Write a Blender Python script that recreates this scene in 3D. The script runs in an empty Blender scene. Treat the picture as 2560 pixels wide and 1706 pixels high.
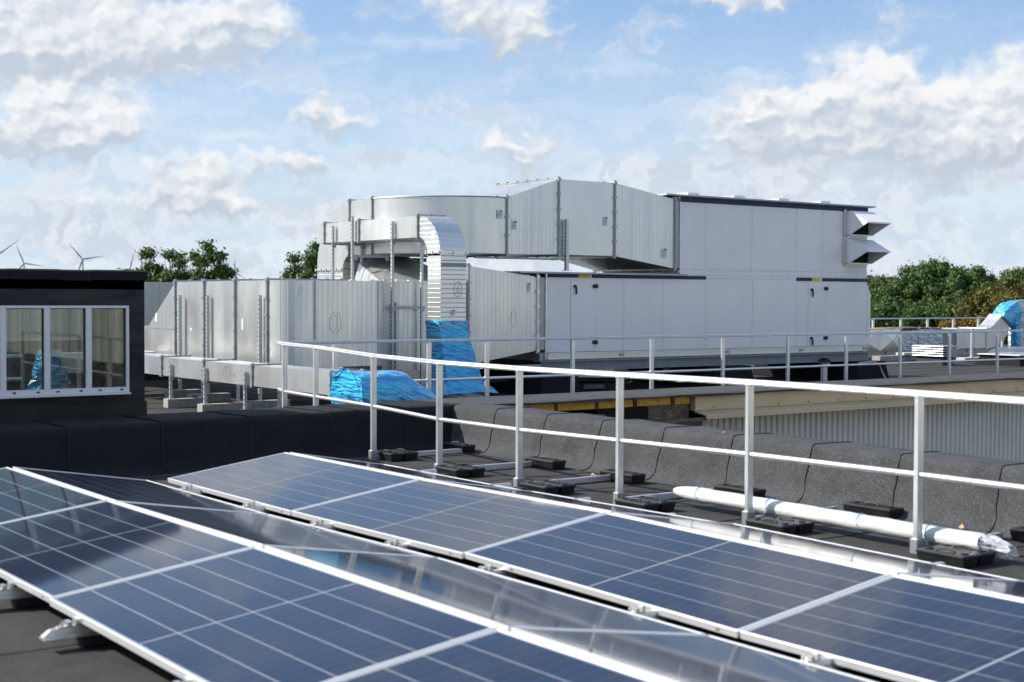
import bpy, bmesh, math, random
from mathutils import Vector, Matrix
import numpy as np

rad = math.radians
SC = bpy.context.scene
COL = SC.collection
random.seed(7)

# ------------------------------------------------------------------ camera
cam = bpy.data.cameras.new('camera')
cam.lens = 50.0
cam.sensor_width = 36.0
cam.clip_start = 0.1
cam.clip_end = 20000
cam.dof.use_dof = True
cam.dof.focus_distance = 22.0
cam.dof.aperture_fstop = 2.6
camo = bpy.data.objects.new('camera', cam)
COL.objects.link(camo)
yaw, pit, rol = rad(35.8603), rad(-1.71), rad(0.2229)
f = Vector((math.sin(yaw) * math.cos(pit), math.cos(yaw) * math.cos(pit), math.sin(pit)))
r = Vector((math.cos(yaw), -math.sin(yaw), 0))
u = r.cross(f)
r2 = r * math.cos(rol) + u * math.sin(rol)
u2 = -r * math.sin(rol) + u * math.cos(rol)
camo.matrix_world = Matrix(((r2.x, u2.x, -f.x, 0), (r2.y, u2.y, -f.y, 0), (r2.z, u2.z, -f.z, 1.72), (0, 0, 0, 1)))
SC.camera = camo

# ------------------------------------------------------------------ sun, exposure
SUN_DIR = Vector((0.95, -0.90, -1.0)).normalized()          # the way the light travels
sun = bpy.data.lights.new('sun', 'SUN')
sun.energy = 4.6
sun.angle = rad(0.53)
sun.color = (1.0, 0.95, 0.87)
suno = bpy.data.objects.new('sun', sun)
COL.objects.link(suno)
suno.rotation_euler = SUN_DIR.to_track_quat('-Z', 'Y').to_euler()
SUN_EL = math.asin(-SUN_DIR.z)
SUN_AZ = math.atan2(-SUN_DIR.x, -SUN_DIR.y)                # clockwise from +Y
SC.view_settings.view_transform = 'Standard'
SC.view_settings.look = 'None'
SC.view_settings.gamma = 1.0
SC.view_settings.use_curve_mapping = False
SC.view_settings.exposure = 0.45
SC.render.film_transparent = False
try:
    SC.cycles.use_denoising = True
    SC.cycles.max_bounces = 8
    SC.cycles.transparent_max_bounces = 12
    SC.cycles.sample_clamp_indirect = 6.0
    SC.cycles.caustics_reflective = False
    SC.cycles.caustics_refractive = False
except Exception:
    pass


# ------------------------------------------------------------------ node helpers
class G:
    """short-hand for building node graphs"""
    def __init__(s, tree):
        s.t = tree

    def new(s, typ, **kw):
        n = s.t.nodes.new(typ)
        for k, v in kw.items():
            setattr(n, k, v)
        return n

    def put(s, sock, v):
        if isinstance(v, bpy.types.NodeSocket):
            s.t.links.new(v, sock)
        elif v is not None:
            sock.default_value = v

    def m(s, op, a, b=None, c=None, clamp=False):
        n = s.new('ShaderNodeMath', operation=op)
        n.use_clamp = clamp
        s.put(n.inputs[0], a); s.put(n.inputs[1], b); s.put(n.inputs[2], c)
        return n.outputs[0]

    def v(s, op, a, b=None, c=None):
        n = s.new('ShaderNodeVectorMath', operation=op)
        s.put(n.inputs[0], a); s.put(n.inputs[1], b); s.put(n.inputs[2], c)
        return n.outputs['Value'] if op in ('DOT_PRODUCT', 'LENGTH') else n.outputs[0]

    def xyz(s, a, b, c):
        n = s.new('ShaderNodeCombineXYZ')
        s.put(n.inputs[0], a); s.put(n.inputs[1], b); s.put(n.inputs[2], c)
        return n.outputs[0]

    def sep(s, a):
        n = s.new('ShaderNodeSeparateXYZ')
        s.put(n.inputs[0], a)
        return n.outputs

    flat = False

    def noise(s, vec, scale, detail=2.0, rough=0.5, dist=0.0, col=False):
        n = s.new('ShaderNodeTexNoise', noise_dimensions='2D' if s.flat else '3D')
        s.put(n.inputs['Vector'], vec)
        n.inputs['Scale'].default_value = scale
        n.inputs['Detail'].default_value = detail
        n.inputs['Roughness'].default_value = rough
        n.inputs['Distortion'].default_value = dist
        return n.outputs['Color'] if col else n.outputs[0]

    def ramp(s, x, a, b, lo=0.0, hi=1.0, smooth=True):
        n = s.new('ShaderNodeMapRange')
        n.interpolation_type = 'SMOOTHSTEP' if smooth else 'LINEAR'
        s.put(n.inputs[0], x); s.put(n.inputs[1], a); s.put(n.inputs[2], b)
        s.put(n.inputs[3], lo); s.put(n.inputs[4], hi)
        return n.outputs[0]

    def mix(s, fac, a, b):
        n = s.new('ShaderNodeMix', data_type='RGBA')
        s.put(n.inputs[0], fac)
        for sock, v in ((n.inputs[6], a), (n.inputs[7], b)):
            s.put(sock, v if isinstance(v, bpy.types.NodeSocket) else (*v, 1.0) if len(v) == 3 else v)
        return n.outputs[2]

    def obj(s):
        return s.new('ShaderNodeTexCoord').outputs['Object']

    def bump(s, h, strength, dist=0.01):
        n = s.new('ShaderNodeBump')
        s.put(n.inputs['Height'], h)
        n.inputs['Strength'].default_value = strength
        n.inputs['Distance'].default_value = dist
        return n.outputs[0]


def mat(name):
    m = bpy.data.materials.new(name)
    m.use_nodes = True
    g = G(m.node_tree)
    b = m.node_tree.nodes['Principled BSDF']
    return m, g, b


def setp(g, b, **kw):
    names = {'base': 'Base Color', 'rough': 'Roughness', 'metal': 'Metallic', 'coat': 'Coat Weight', 'coatr': 'Coat Roughness',
             'normal': 'Normal', 'spec': 'Specular IOR Level', 'trans': 'Transmission Weight', 'alpha': 'Alpha', 'ior': 'IOR',
             'aniso': 'Anisotropic', 'sheen': 'Sheen Weight'}
    for k, v in kw.items():
        if k == 'base' and not isinstance(v, bpy.types.NodeSocket):
            v = (*v, 1.0) if len(v) == 3 else v
        g.put(b.inputs[names[k]], v)


# ------------------------------------------------------------------ world: sky with clouds
W = bpy.data.worlds.new('World')
SC.world = W
W.use_nodes = True
g = G(W.node_tree)
g.flat = True
bg = W.node_tree.nodes['Background']
sky = g.new('ShaderNodeTexSky', sky_type='NISHITA')
sky.sun_disc = False
sky.sun_elevation = SUN_EL
sky.sun_rotation = SUN_AZ
sky.air_density = 1.0
sky.dust_density = 0.6
sky.ozone_density = 2.0
skyc = g.v('SCALE', sky.outputs[0])
skyc.node.inputs['Scale'].default_value = 0.105
dirv = g.new('ShaderNodeTexCoord').outputs['Generated']
dx, dy, dz = g.sep(dirv)
DEG = 57.29578
az = g.m('MULTIPLY', g.m('ARCTAN2', dx, dy), DEG)
el = g.m('MULTIPLY', g.m('ARCSINE', dz), DEG)
p0 = g.xyz(az, el, 0.0)
# wobble the coordinates so that cloud edges billow
w1 = g.noise(p0, 0.55, 3.0, 0.55, col=True)
w2 = g.noise(p0, 1.5, 4.0, 0.52, col=True)
pw = g.v('ADD', p0, g.v('MULTIPLY', g.v('SUBTRACT', w1, (0.5, 0.5, 0.5)), (3.4, 1.9, 0.0)))
pw = g.v('ADD', pw, g.v('MULTIPLY', g.v('SUBTRACT', w2, (0.5, 0.5, 0.5)), (1.3, 1.0, 0.0)))
BL = [(20.1, 10.3, 5.26, 1.32, 1.0), (25.2, 10.7, 1.93, 1.32, 1.0), (17.1, 9.4, 2.81, 1.23, 1.0), (21.7, 9.1, 2.63, .7, .9),
      (18.8, 7.1, 2.28, 1.23, 1.1), (16.6, 6.3, 1.23, .79, 1.0), (18.1, 5.9, 2.28, .7, 1.0), (20.1, 6.4, 1.58, .7, .9),
      (35.0, 11.3, 2.45, 1.23, 1.0), (35.9, 10.4, 1.4, .61, .8), (28.8, 7.1, 1.84, .5, 1.0), (28.2, 8.0, .44, .61, .8),
      (23.8, 4.9, 1.75, .67, 1.0), (23.2, 4.1, 1.49, .7, .9), (27.4, 5.2, 1.4, .56, 1.0), (49.9, 8.2, 1.58, 1.32, 1.1),
      (51.4, 7.7, 2.28, 1.14, 1.1), (47.1, 7.5, 1.93, .79, .9), (46.1, 6.8, 1.58, .79, .9), (49.1, 6.3, 5.79, 1.32, .9),
      (55.2, 8.2, 1.23, 1.23, .9), (54.0, 6.0, 3.51, 1.58, .9), (35.4, 6.3, .79, .56, .9), (36.8, 5.7, 1.23, .46, .8),
      (44.7, 11.7, 2.45, .49, .9), (18.6, 13.4, 3.4, 1.8, 1.2), (23.0, 13.6, 2.2, 1.0, .8), (30.6, 17.3, 3.8, 1.6, 1.3), (44.2, 23.0, 4.2, 1.9, 1.1), (10, 18, 4, 2, 1.0), (60, 19, 5, 2.2, 1.1), (19.2, 3.6, 3.16, .44, .7), (24.5, 3.8, 2.1, .53, .7)]
den = None
num = None
for (ca, ce, ra, re_, w) in BL:
    k = g.v('MULTIPLY', g.v('SUBTRACT', pw, (ca, ce, 0.0)), (1 / ra, 1 / re_, 0.0))
    gs = g.m('MULTIPLY', g.m('POWER', 0.42, g.v('DOT_PRODUCT', k, k)), w)
    t = g.m('MULTIPLY', gs, g.sep(k)[1])
    den = gs if den is None else g.m('ADD', den, gs)
    num = t if num is None else g.m('ADD', num, t)
# the same sort of cumulus carries on over the rest of the sky
hi = g.m('MAXIMUM', dz, 0.02)
pl = g.xyz(g.m('DIVIDE', dx, g.m('ADD', hi, 0.10)), g.m('DIVIDE', dy, g.m('ADD', hi, 0.10)), 0.0)
nz = g.noise(pl, 0.75, 6.0, 0.58)
nz2 = g.noise(g.v('ADD', pl, (0.10, -0.10, 0.0)), 0.75, 3.0, 0.5)
fb = g.noise(g.v('MULTIPLY', p0, (0.8, 1.3, 1.0)), 0.7, 5.0, 0.52)


def puffs(off):
    n = g.new('ShaderNodeTexVoronoi', feature='SMOOTH_F1', voronoi_dimensions='2D')
    n.inputs['Scale'].default_value = 0.70
    n.inputs['Detail'].default_value = 2.0
    n.inputs['Roughness'].default_value = 0.5
    n.inputs['Smoothness'].default_value = 0.7
    pp = g.v('ADD', p0, g.v('MULTIPLY', g.v('SUBTRACT', w2, (0.5, 0.5, 0.5)), (0.9, 0.7, 0.0)))
    g.put(n.inputs['Vector'], g.v('MULTIPLY', g.v('ADD', pp, off), (0.8, 1.25, 1.0)))
    return g.m('SUBTRACT', 1.0, n.outputs['Distance'])


pf = puffs((0.0, 0.0, 0.0))
pf2 = puffs((-0.22, 0.26, 0.0))
frame = g.m('MULTIPLY', g.m('MULTIPLY', g.ramp(az, 2.0, 12.0), g.ramp(az, 60.0, 70.0, 1.0, 0.0)), g.ramp(el, 24.0, 32.0, 1.0, 0.0))
gen = g.m('MULTIPLY', g.ramp(nz, 0.46, 0.64), g.m('SUBTRACT', 1.0, frame))
alpha = g.ramp(g.m('ADD', g.m('ADD', den, g.m('MULTIPLY', g.m('SUBTRACT', fb, 0.5), 0.75)), g.m('MULTIPLY', g.m('SUBTRACT', pf, 0.50), 0.36)), 0.08, 0.98)
alpha = g.m('MULTIPLY', alpha, 0.94)
alpha = g.m('MAXIMUM', alpha, g.m('MULTIPLY', gen, 0.92))
lit = g.m('DIVIDE', num, g.m('ADD', den, 0.08))
lit = g.m('ADD', g.m('MULTIPLY', lit, 0.95), g.m('MULTIPLY', g.m('SUBTRACT', pf, pf2), 1.25))
lit = g.m('ADD', lit, g.m('MULTIPLY', g.m('SUBTRACT', nz, nz2), g.m('MULTIPLY', gen, 5.0)))
shade = g.ramp(lit, -0.70, 0.75)
ccol = g.mix(shade, (0.405, 0.455, 0.525), (0.70, 0.705, 0.71))
# high thin veil, thicker towards the horizon, with drawn-out streaks
st = g.noise(g.v('MULTIPLY', g.v('ADD', p0, g.v('MULTIPLY', g.v('SUBTRACT', w1, (0.5, 0.5, 0.5)), (2.5, 1.2, 0.0))), (0.16, 0.75, 1.0)), 1.0, 4.0, 0.5)
veil = g.ramp(g.m('ADD', st, g.m('MULTIPLY', g.ramp(el, 0.0, 10.5, 0.30, -0.03, False), 1.0)), 0.38, 0.95)
low = g.ramp(el, -1.0, 12.0, 0.85, 0.05, False)
veil = g.m('MAXIMUM', g.m('MULTIPLY', veil, 0.80), low)
vcol = g.mix(g.ramp(g.noise(g.v('MULTIPLY', pw, (0.35, 1.0, 1.0)), 0.9, 4.0, 0.55), 0.33, 0.66), (0.47, 0.55, 0.65), (0.61, 0.66, 0.72))
clear = g.mix(0.62, skyc, g.mix(g.ramp(el, 3.0, 13.0), (0.40, 0.54, 0.72), g.mix(g.ramp(el, 12.0, 30.0), (0.19, 0.36, 0.64), (0.10, 0.22, 0.48))))
c1 = g.mix(veil, clear, vcol)
# soft grey banks of cloud low over the horizon
bank = g.noise(g.v('MULTIPLY', pw, (0.34, 0.95, 1.0)), 0.62, 4.0, 0.5)
for (ca, ce, ra, re_, w) in ((48.5, 5.2, 8.0, 1.5, 0.20), (53.5, 7.0, 4.0, 2.2, 0.16), (41.5, 5.0, 4.0, 0.9, 0.14), (22.0, 3.6, 8.0, 1.2, 0.16), (22.5, 8.6, 6.0, 0.7, 0.10), (18.0, 11.0, 6.0, 2.0, 0.16), (33.0, 3.6, 6.0, 0.8, 0.12)):
    k = g.v('MULTIPLY', g.v('SUBTRACT', pw, (ca, ce, 0.0)), (1 / ra, 1 / re_, 0.0))
    bank = g.m('ADD', bank, g.m('MULTIPLY', g.m('POWER', 0.42, g.v('DOT_PRODUCT', k, k)), w))
bank = g.m('MULTIPLY', g.ramp(g.m('ADD', bank, g.ramp(el, 1.0, 8.5, 0.08, -0.12, False)), 0.42, 0.74), 0.75)
bcol = g.mix(g.ramp(g.noise(g.v('ADD', pw, (3.1, 0.35, 0.0)), 0.8, 4.0, 0.5), 0.38, 0.62), (0.45, 0.495, 0.565), (0.59, 0.615, 0.655))
c1 = g.mix(bank, c1, bcol)
c2 = g.mix(alpha, c1, ccol)
W.node_tree.links.new(c2, bg.inputs[0])
bg.inputs[1].default_value = 1.0

# ------------------------------------------------------------------ materials
MT = {}


def simple(name, base, rough=0.5, metal=0.0, vary=0.0, vscale=3.0, bump=0.0, bscale=40.0, bdist=0.004, **kw):
    m, g, b = mat(name)
    o = g.obj()
    if vary:
        n = g.noise(o, vscale, 5.0, 0.6)
        c = g.mix(g.ramp(n, 0.3, 0.7), tuple(x * (1 - vary) for x in base), tuple(min(1, x * (1 + vary)) for x in base))
    else:
        c = base
    setp(g, b, base=c, rough=rough, metal=metal, **kw)
    if bump:
        setp(g, b, normal=g.bump(g.noise(o, bscale, 4.0, 0.6), bump, bdist))
    MT[name] = m
    return m


def felt(name, dark, fleck, amount=0.5, brown=0.0):
    """mineral roofing felt: dark, rough, with pale flecks"""
    m, g, b = mat(name)
    o = g.obj()
    f1 = g.noise(o, 150.0, 2.0, 0.6)
    f2 = g.noise(o, 76.0, 3.0, 0.75)
    big = g.noise(o, 0.9, 5.0, 0.6)
    mid = g.noise(o, 4.0, 4.0, 0.6)
    fl = g.m('MULTIPLY', g.m('MAXIMUM', g.ramp(f1, 0.55, 0.68), g.ramp(f2, 0.56, 0.70)), amount)
    c = g.mix(fl, dark, fleck)
    c = g.mix(g.m('MULTIPLY', g.ramp(big, 0.40, 0.70), 0.5), c, tuple(x * 1.7 + brown * k for x, k in zip(dark, (0.02, 0.014, 0.006))))
    c = g.mix(g.m('MULTIPLY', g.ramp(mid, 0.42, 0.72), 0.45), c, tuple(x * 0.55 for x in dark))
    setp(g, b, base=c, rough=0.93, spec=0.25, normal=g.bump(g.m('ADD', f2, g.m('MULTIPLY', mid, 0.6)), 0.45, 0.005))
    MT[name] = m


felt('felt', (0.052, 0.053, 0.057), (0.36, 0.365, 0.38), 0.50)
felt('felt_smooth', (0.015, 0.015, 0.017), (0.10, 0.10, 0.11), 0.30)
felt('felt_roof', (0.040, 0.039, 0.038), (0.22, 0.22, 0.22), 0.36, brown=0.15)
felt('felt_black', (0.012, 0.012, 0.013), (0.05, 0.05, 0.055), 0.35)


def galv(name, axis=None, spacing=0.085, base=(0.80, 0.80, 0.77), rough=0.36, metal=0.80, rib=0.55, warm=0.0, streak=None):
    """galvanised sheet; optional pressed ribs and painted highlight streaks across one axis"""
    m, g, b = mat(name)
    o = g.obj()
    sp = g.noise(o, 26.0, 2.0, 0.5)
    big = g.noise(g.v('MULTIPLY', o, (1.0, 1.0, 0.45)), 1.1, 3.0, 0.5)
    smear = g.noise(g.v('MULTIPLY', o, (3.0, 3.0, 0.7)), 2.0, 3.0, 0.55)
    b0 = tuple(x + warm * k for x, k in zip(base, (0.03, 0.01, -0.05)))
    c = g.mix(g.ramp(big, 0.3, 0.7), tuple(x * 0.90 for x in b0), b0)
    c = g.mix(g.m('MULTIPLY', g.ramp(smear, 0.45, 0.85), 0.16), c, (0.86, 0.87, 0.88))
    c = g.mix(g.m('MULTIPLY', g.ramp(sp, 0.52, 0.7), 0.12), c, (0.45, 0.47, 0.49))
    sa = axis if axis is not None else streak
    if sa is not None:
        q = g.m('FLOOR', g.m('DIVIDE', g.m('ADD', g.sep(o)[sa], 50.0), spacing))
        wn = g.new('ShaderNodeTexWhiteNoise', noise_dimensions='1D')
        g.put(wn.inputs['W'], q)
        st_ = g.noise(g.v('MULTIPLY', o, tuple(9.0 if i == sa else 0.35 for i in range(3))), 1.0, 3.0, 0.6)
        c = g.mix(g.m('MULTIPLY', wn.outputs[0], 0.16), c, (0.56, 0.58, 0.59))  # bright and dark rib highlights put into the colour, rib by rib
        c = g.mix(g.ramp(st_, 0.50, 0.75, 0.0, 0.35), c, (0.58, 0.60, 0.60))  # drawn-out reflections put into the colour as streaks
        big = g.m('ADD', g.m('MULTIPLY', big, 0.6), g.m('MULTIPLY', st_, 0.4))
    rr = g.ramp(g.m('ADD', big, g.m('MULTIPLY', g.m('SUBTRACT', smear, 0.5), 0.4)), 0.25, 0.75, rough - 0.06, rough + 0.09)
    h = g.m('MULTIPLY', g.noise(o, 1.3, 1.0, 0.4), 0.9)
    if axis is not None:
        x = g.sep(o)[axis]
        d = g.m('PINGPONG', g.m('ADD', x, 50.0), spacing / 2)
        k = g.ramp(d, 0.0, 0.010, 1.0, 0.0)
        h = g.m('ADD', h, g.m('MULTIPLY', k, rib))
        c = g.mix(g.m('MULTIPLY', k, 0.30), c, (0.52, 0.55, 0.57))
    setp(g, b, base=c, rough=rr, metal=metal, normal=g.bump(h, 0.35, 0.02))
    MT[name] = m


galv('galv')
galv('galv_rib_x', 0)
galv('galv_rib_y', 1)
galv('galv_rib_z', 2, spacing=0.075, rib=0.8)
galv('galv_bend', None, rough=0.36, metal=0.80, streak=0)
galv('galv_bend_rib', 0, rough=0.36, metal=0.80)
galv('galv_dark', None, base=(0.42, 0.44, 0.46), rough=0.45, metal=0.6)
galv('galv_beam', None, base=(0.27, 0.30, 0.33), rough=0.5, metal=0.45)
simple('aluminium', (0.80, 0.80, 0.79), 0.36, 0.70, vary=0.06, vscale=6.0)
simple('frame_aluminium', (0.86, 0.86, 0.87), 0.38, 0.45)
simple('white_sheet', (0.90, 0.875, 0.88), 0.38, 0.0, vary=0.025, vscale=1.4, bump=0.05, bscale=1.2, bdist=0.02)
simple('white_frame', (0.80, 0.80, 0.80), 0.35)
simple('navy', (0.008, 0.020, 0.085), 0.5)
simple('yellow', (0.80, 0.55, 0.02), 0.45)
simple('black_plastic', (0.018, 0.018, 0.019), 0.42, vary=0.3, vscale=8.0)
simple('black', (0.010, 0.010, 0.010), 0.6)
simple('dark_void', (0.006, 0.006, 0.006), 0.9)
simple('concrete', (0.36, 0.345, 0.315), 0.9, vary=0.22, vscale=9.0, bump=0.4, bscale=60.0, bdist=0.006)
simple('pale_concrete', (0.55, 0.53, 0.49), 0.9, vary=0.15, vscale=9.0, bump=0.4, bscale=60.0, bdist=0.006)
simple('beige_steel', (0.58, 0.455, 0.28), 0.5, vary=0.05, vscale=2.0)
simple('ribbed_steel', (0.66, 0.65, 0.60), 0.5, vary=0.05, vscale=1.5)
simple('insulation', (0.72, 0.40, 0.07), 0.95, vary=0.22, vscale=14.0, bump=0.4, bscale=50.0, bdist=0.008)
simple('timber', (0.085, 0.062, 0.042), 0.9, vary=0.35, vscale=12.0)
simple('rubber', (0.012, 0.012, 0.012), 0.8)
simple('paper', (0.82, 0.82, 0.80), 0.7)
simple('ink', (0.05, 0.05, 0.06), 0.8)
simple('pen_grey', (0.30, 0.28, 0.27), 0.8)
simple('pen_red', (0.42, 0.20, 0.18), 0.8)
simple('turbine_hazed', (0.46, 0.49, 0.54), 0.6)  # white turbines; distance haze and side shade put into a grey-blue
simple('crane_steel', (0.50, 0.53, 0.58), 0.6)
simple('cable_white', (0.72, 0.72, 0.70), 0.5)
simple('tie_blue', (0.12, 0.52, 0.80), 0.4)
simple('dry_leaf', (0.55, 0.38, 0.20), 0.9)
simple('bark', (0.10, 0.08, 0.06), 0.95, vary=0.4, vscale=6.0)
simple('green_plastic', (0.02, 0.30, 0.06), 0.5)
simple('pale_cladding', (0.64, 0.64, 0.58), 0.6, vary=0.04)
simple('wood_deck', (0.60, 0.34, 0.12), 0.9, vary=0.2, vscale=10)

# fibrous old board
m, g, b = mat('old_board')
o = g.obj()
n = g.noise(g.v('MULTIPLY', o, (3.0, 3.0, 30.0)), 3.0, 6.0, 0.7)
setp(g, b, base=g.mix(g.ramp(n, 0.35, 0.65), (0.055, 0.036, 0.024), (0.30, 0.235, 0.175)), rough=0.95, normal=g.bump(n, 0.8, 0.02))
MT['old_board'] = m

# tinted felt coating for the rooflight: glossy bitumen smears
m, g, b = mat('bitumen_coat')
o = g.obj()
n = g.noise(g.v('MULTIPLY', o, (0.7, 0.7, 3.5)), 1.6, 5.0, 0.6, 1.2)
n2 = g.noise(o, 70.0, 2.0, 0.6)
c = g.mix(g.m('MULTIPLY', g.ramp(n, 0.56, 0.74), 0.7), (0.0055, 0.0055, 0.006), (0.030, 0.028, 0.026))
setp(g, b, base=c, rough=g.ramp(n, 0.35, 0.7, 0.45, 0.85), normal=g.bump(g.m('ADD', n, g.m('MULTIPLY', n2, 0.25)), 0.35, 0.010))
MT['bitumen_coat'] = m

# corrugation-free strut steel with a punched slot row
m, g, b = mat('strut')
o = g.obj()
z = g.sep(o)[2]
geo = g.new('ShaderNodeNewGeometry')
nx = g.m('ABSOLUTE', g.sep(geo.outputs['Normal'])[0])
slot = g.ramp(g.m('PINGPONG', g.m('ADD', z, 40.0), 0.035), 0.025, 0.029)
slot = g.m('MULTIPLY', slot, g.ramp(nx, 0.8, 0.9))
setp(g, b, base=g.mix(slot, (0.60, 0.62, 0.63), (0.09, 0.095, 0.105)), rough=0.42, metal=g.m('MULTIPLY', g.m('SUBTRACT', 1.0, slot), 0.6))
MT['strut'] = m

# solar cells, behind one glossy sheet of glass
m, g, b = mat('solar_cell')
o = g.obj()
y = g.sep(o)[1]
d = g.m('PINGPONG', g.m('ADD', y, 10.0), 0.0465)
line = g.ramp(d, 0.0012, 0.0030, 1.0, 0.0)
n = g.noise(o, 3.0, 3.0, 0.5)
c = g.mix(g.ramp(n, 0.35, 0.65), (0.0045, 0.009, 0.028), (0.0070, 0.013, 0.037))
c = g.mix(g.m('MULTIPLY', line, 0.20), c, (0.25, 0.27, 0.30))
setp(g, b, base=c, rough=0.4, spec=0.12, coat=0.85, coatr=0.055)
b.inputs['Coat IOR'].default_value = 1.42
MT['solar_cell'] = m
m, g, b = mat('solar_backsheet')
setp(g, b, base=(0.40, 0.41, 0.44), rough=0.5, coat=0.85, coatr=0.055)
MT['solar_backsheet'] = m


def film(name, base, base2, cover=1.0, rough=0.16, bump=0.7):
    """wrinkled plastic film"""
    m, g, b = mat(name)
    o = g.obj()
    n1 = g.noise(g.v('MULTIPLY', g.v('ADD', o, g.xyz(0.0, 0.0, g.m('MULTIPLY', g.sep(o)[0], 0.35))), (1.1, 1.1, 8.5)), 1.7, 2.0, 0.45, 1.1)
    n2 = g.noise(g.v('MULTIPLY', g.v('ADD', o, g.v('MULTIPLY', n1.node.outputs['Color'], (0.12, 0.12, 0.12))), (1.5, 1.5, 9.0)), 2.0, 2.0, 0.45, 0.6)
    h = g.m('ADD', n1, g.m('MULTIPLY', n2, 0.7))
    c = g.mix(g.ramp(g.m('MULTIPLY', h, 0.6), 0.36, 0.62), base, base2)
    setp(g, b, base=c, rough=rough, spec=0.7, coat=1.0, coatr=0.10, normal=g.bump(h, bump, 0.12))
    if cover < 1.0:
        setp(g, b, alpha=g.ramp(h, 0.55, 1.1, cover - 0.25, min(1.0, cover + 0.3)))
    MT[name] = m


film('blue_film', (0.002, 0.26, 0.74), (0.03, 0.62, 0.95))
film('clear_film', (0.50, 0.52, 0.54), (0.78, 0.80, 0.82), cover=0.66, bump=0.35)
film('white_film', (0.72, 0.72, 0.70), (0.84, 0.84, 0.82), rough=0.28, bump=0.10)
film('foil', (0.52, 0.56, 0.60), (0.74, 0.78, 0.82), rough=0.25)
setp(G(MT['foil'].node_tree), MT['foil'].node_tree.nodes['Principled BSDF'], metal=0.7)

# window glass: part mirror, part tinted see-through
m = bpy.data.materials.new('window_glass')
m.use_nodes = True
g = G(m.node_tree)
m.node_tree.nodes.remove(m.node_tree.nodes['Principled BSDF'])
tr = g.new('ShaderNodeBsdfTransparent'); tr.inputs[0].default_value = (0.76, 0.80, 0.78, 1)
gl = g.new('ShaderNodeBsdfGlossy'); gl.inputs['Roughness'].default_value = 0.02
fr = g.new('ShaderNodeFresnel'); fr.inputs[0].default_value = 1.6
mx = g.new('ShaderNodeMixShader')
g.t.links.new(g.m('MULTIPLY', fr.outputs[0], 1.6, clamp=True), mx.inputs[0])
g.t.links.new(tr.outputs[0], mx.inputs[1]); g.t.links.new(gl.outputs[0], mx.inputs[2])
g.t.links.new(mx.outputs[0], m.node_tree.nodes['Material Output'].inputs[0])
MT['window_glass'] = m
# clear dome of the rooflight on the right
m = bpy.data.materials.new('dome_acrylic')
m.use_nodes = True
g = G(m.node_tree)
m.node_tree.nodes.remove(m.node_tree.nodes['Principled BSDF'])
tr = g.new('ShaderNodeBsdfTransparent'); tr.inputs[0].default_value = (0.80, 0.82, 0.86, 1)
gl = g.new('ShaderNodeBsdfGlossy'); gl.inputs['Roughness'].default_value = 0.06
mx = g.new('ShaderNodeMixShader'); mx.inputs[0].default_value = 0.38
g.t.links.new(tr.outputs[0], mx.inputs[1]); g.t.links.new(gl.outputs[0], mx.inputs[2])
g.t.links.new(mx.outputs[0], m.node_tree.nodes['Material Output'].inputs[0])
MT['dome_acrylic'] = m


def leafmat(name, c1, c2, c3):
    m, g, b = mat(name)
    o = g.obj()
    n = g.noise(o, 0.55, 4.0, 0.6)
    n2 = g.noise(o, 5.0, 2.0, 0.6)
    c = g.mix(g.ramp(n, 0.36, 0.64), c1, c2)
    c = g.mix(g.m('MULTIPLY', g.ramp(n2, 0.5, 0.72), 0.65), c, c3)
    setp(g, b, base=c, rough=0.55, spec=0.3)
    t = g.new('ShaderNodeBsdfTranslucent')
    g.put(t.inputs[0], c)
    mx = g.new('ShaderNodeMixShader'); mx.inputs[0].default_value = 0.25
    out = m.node_tree.nodes['Material Output']
    g.t.links.new(b.outputs[0], mx.inputs[1]); g.t.links.new(t.outputs[0], mx.inputs[2])
    g.t.links.new(mx.outputs[0], out.inputs[0])
    MT[name] = m


leafmat('leaf_dark', (0.054, 0.105, 0.030), (0.101, 0.169, 0.044), (0.177, 0.236, 0.076))
leafmat('leaf_mid', (0.068, 0.115, 0.030), (0.115, 0.162, 0.043), (0.189, 0.209, 0.068))
leafmat('leaf_olive', (0.090, 0.100, 0.022), (0.150, 0.125, 0.026), (0.200, 0.150, 0.035))
leafmat('leaf_orange', (0.22, 0.12, 0.020), (0.32, 0.17, 0.025), (0.16, 0.13, 0.03))
leafmat('leaf_far', (0.060, 0.085, 0.045), (0.085, 0.110, 0.055), (0.11, 0.13, 0.07))


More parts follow.
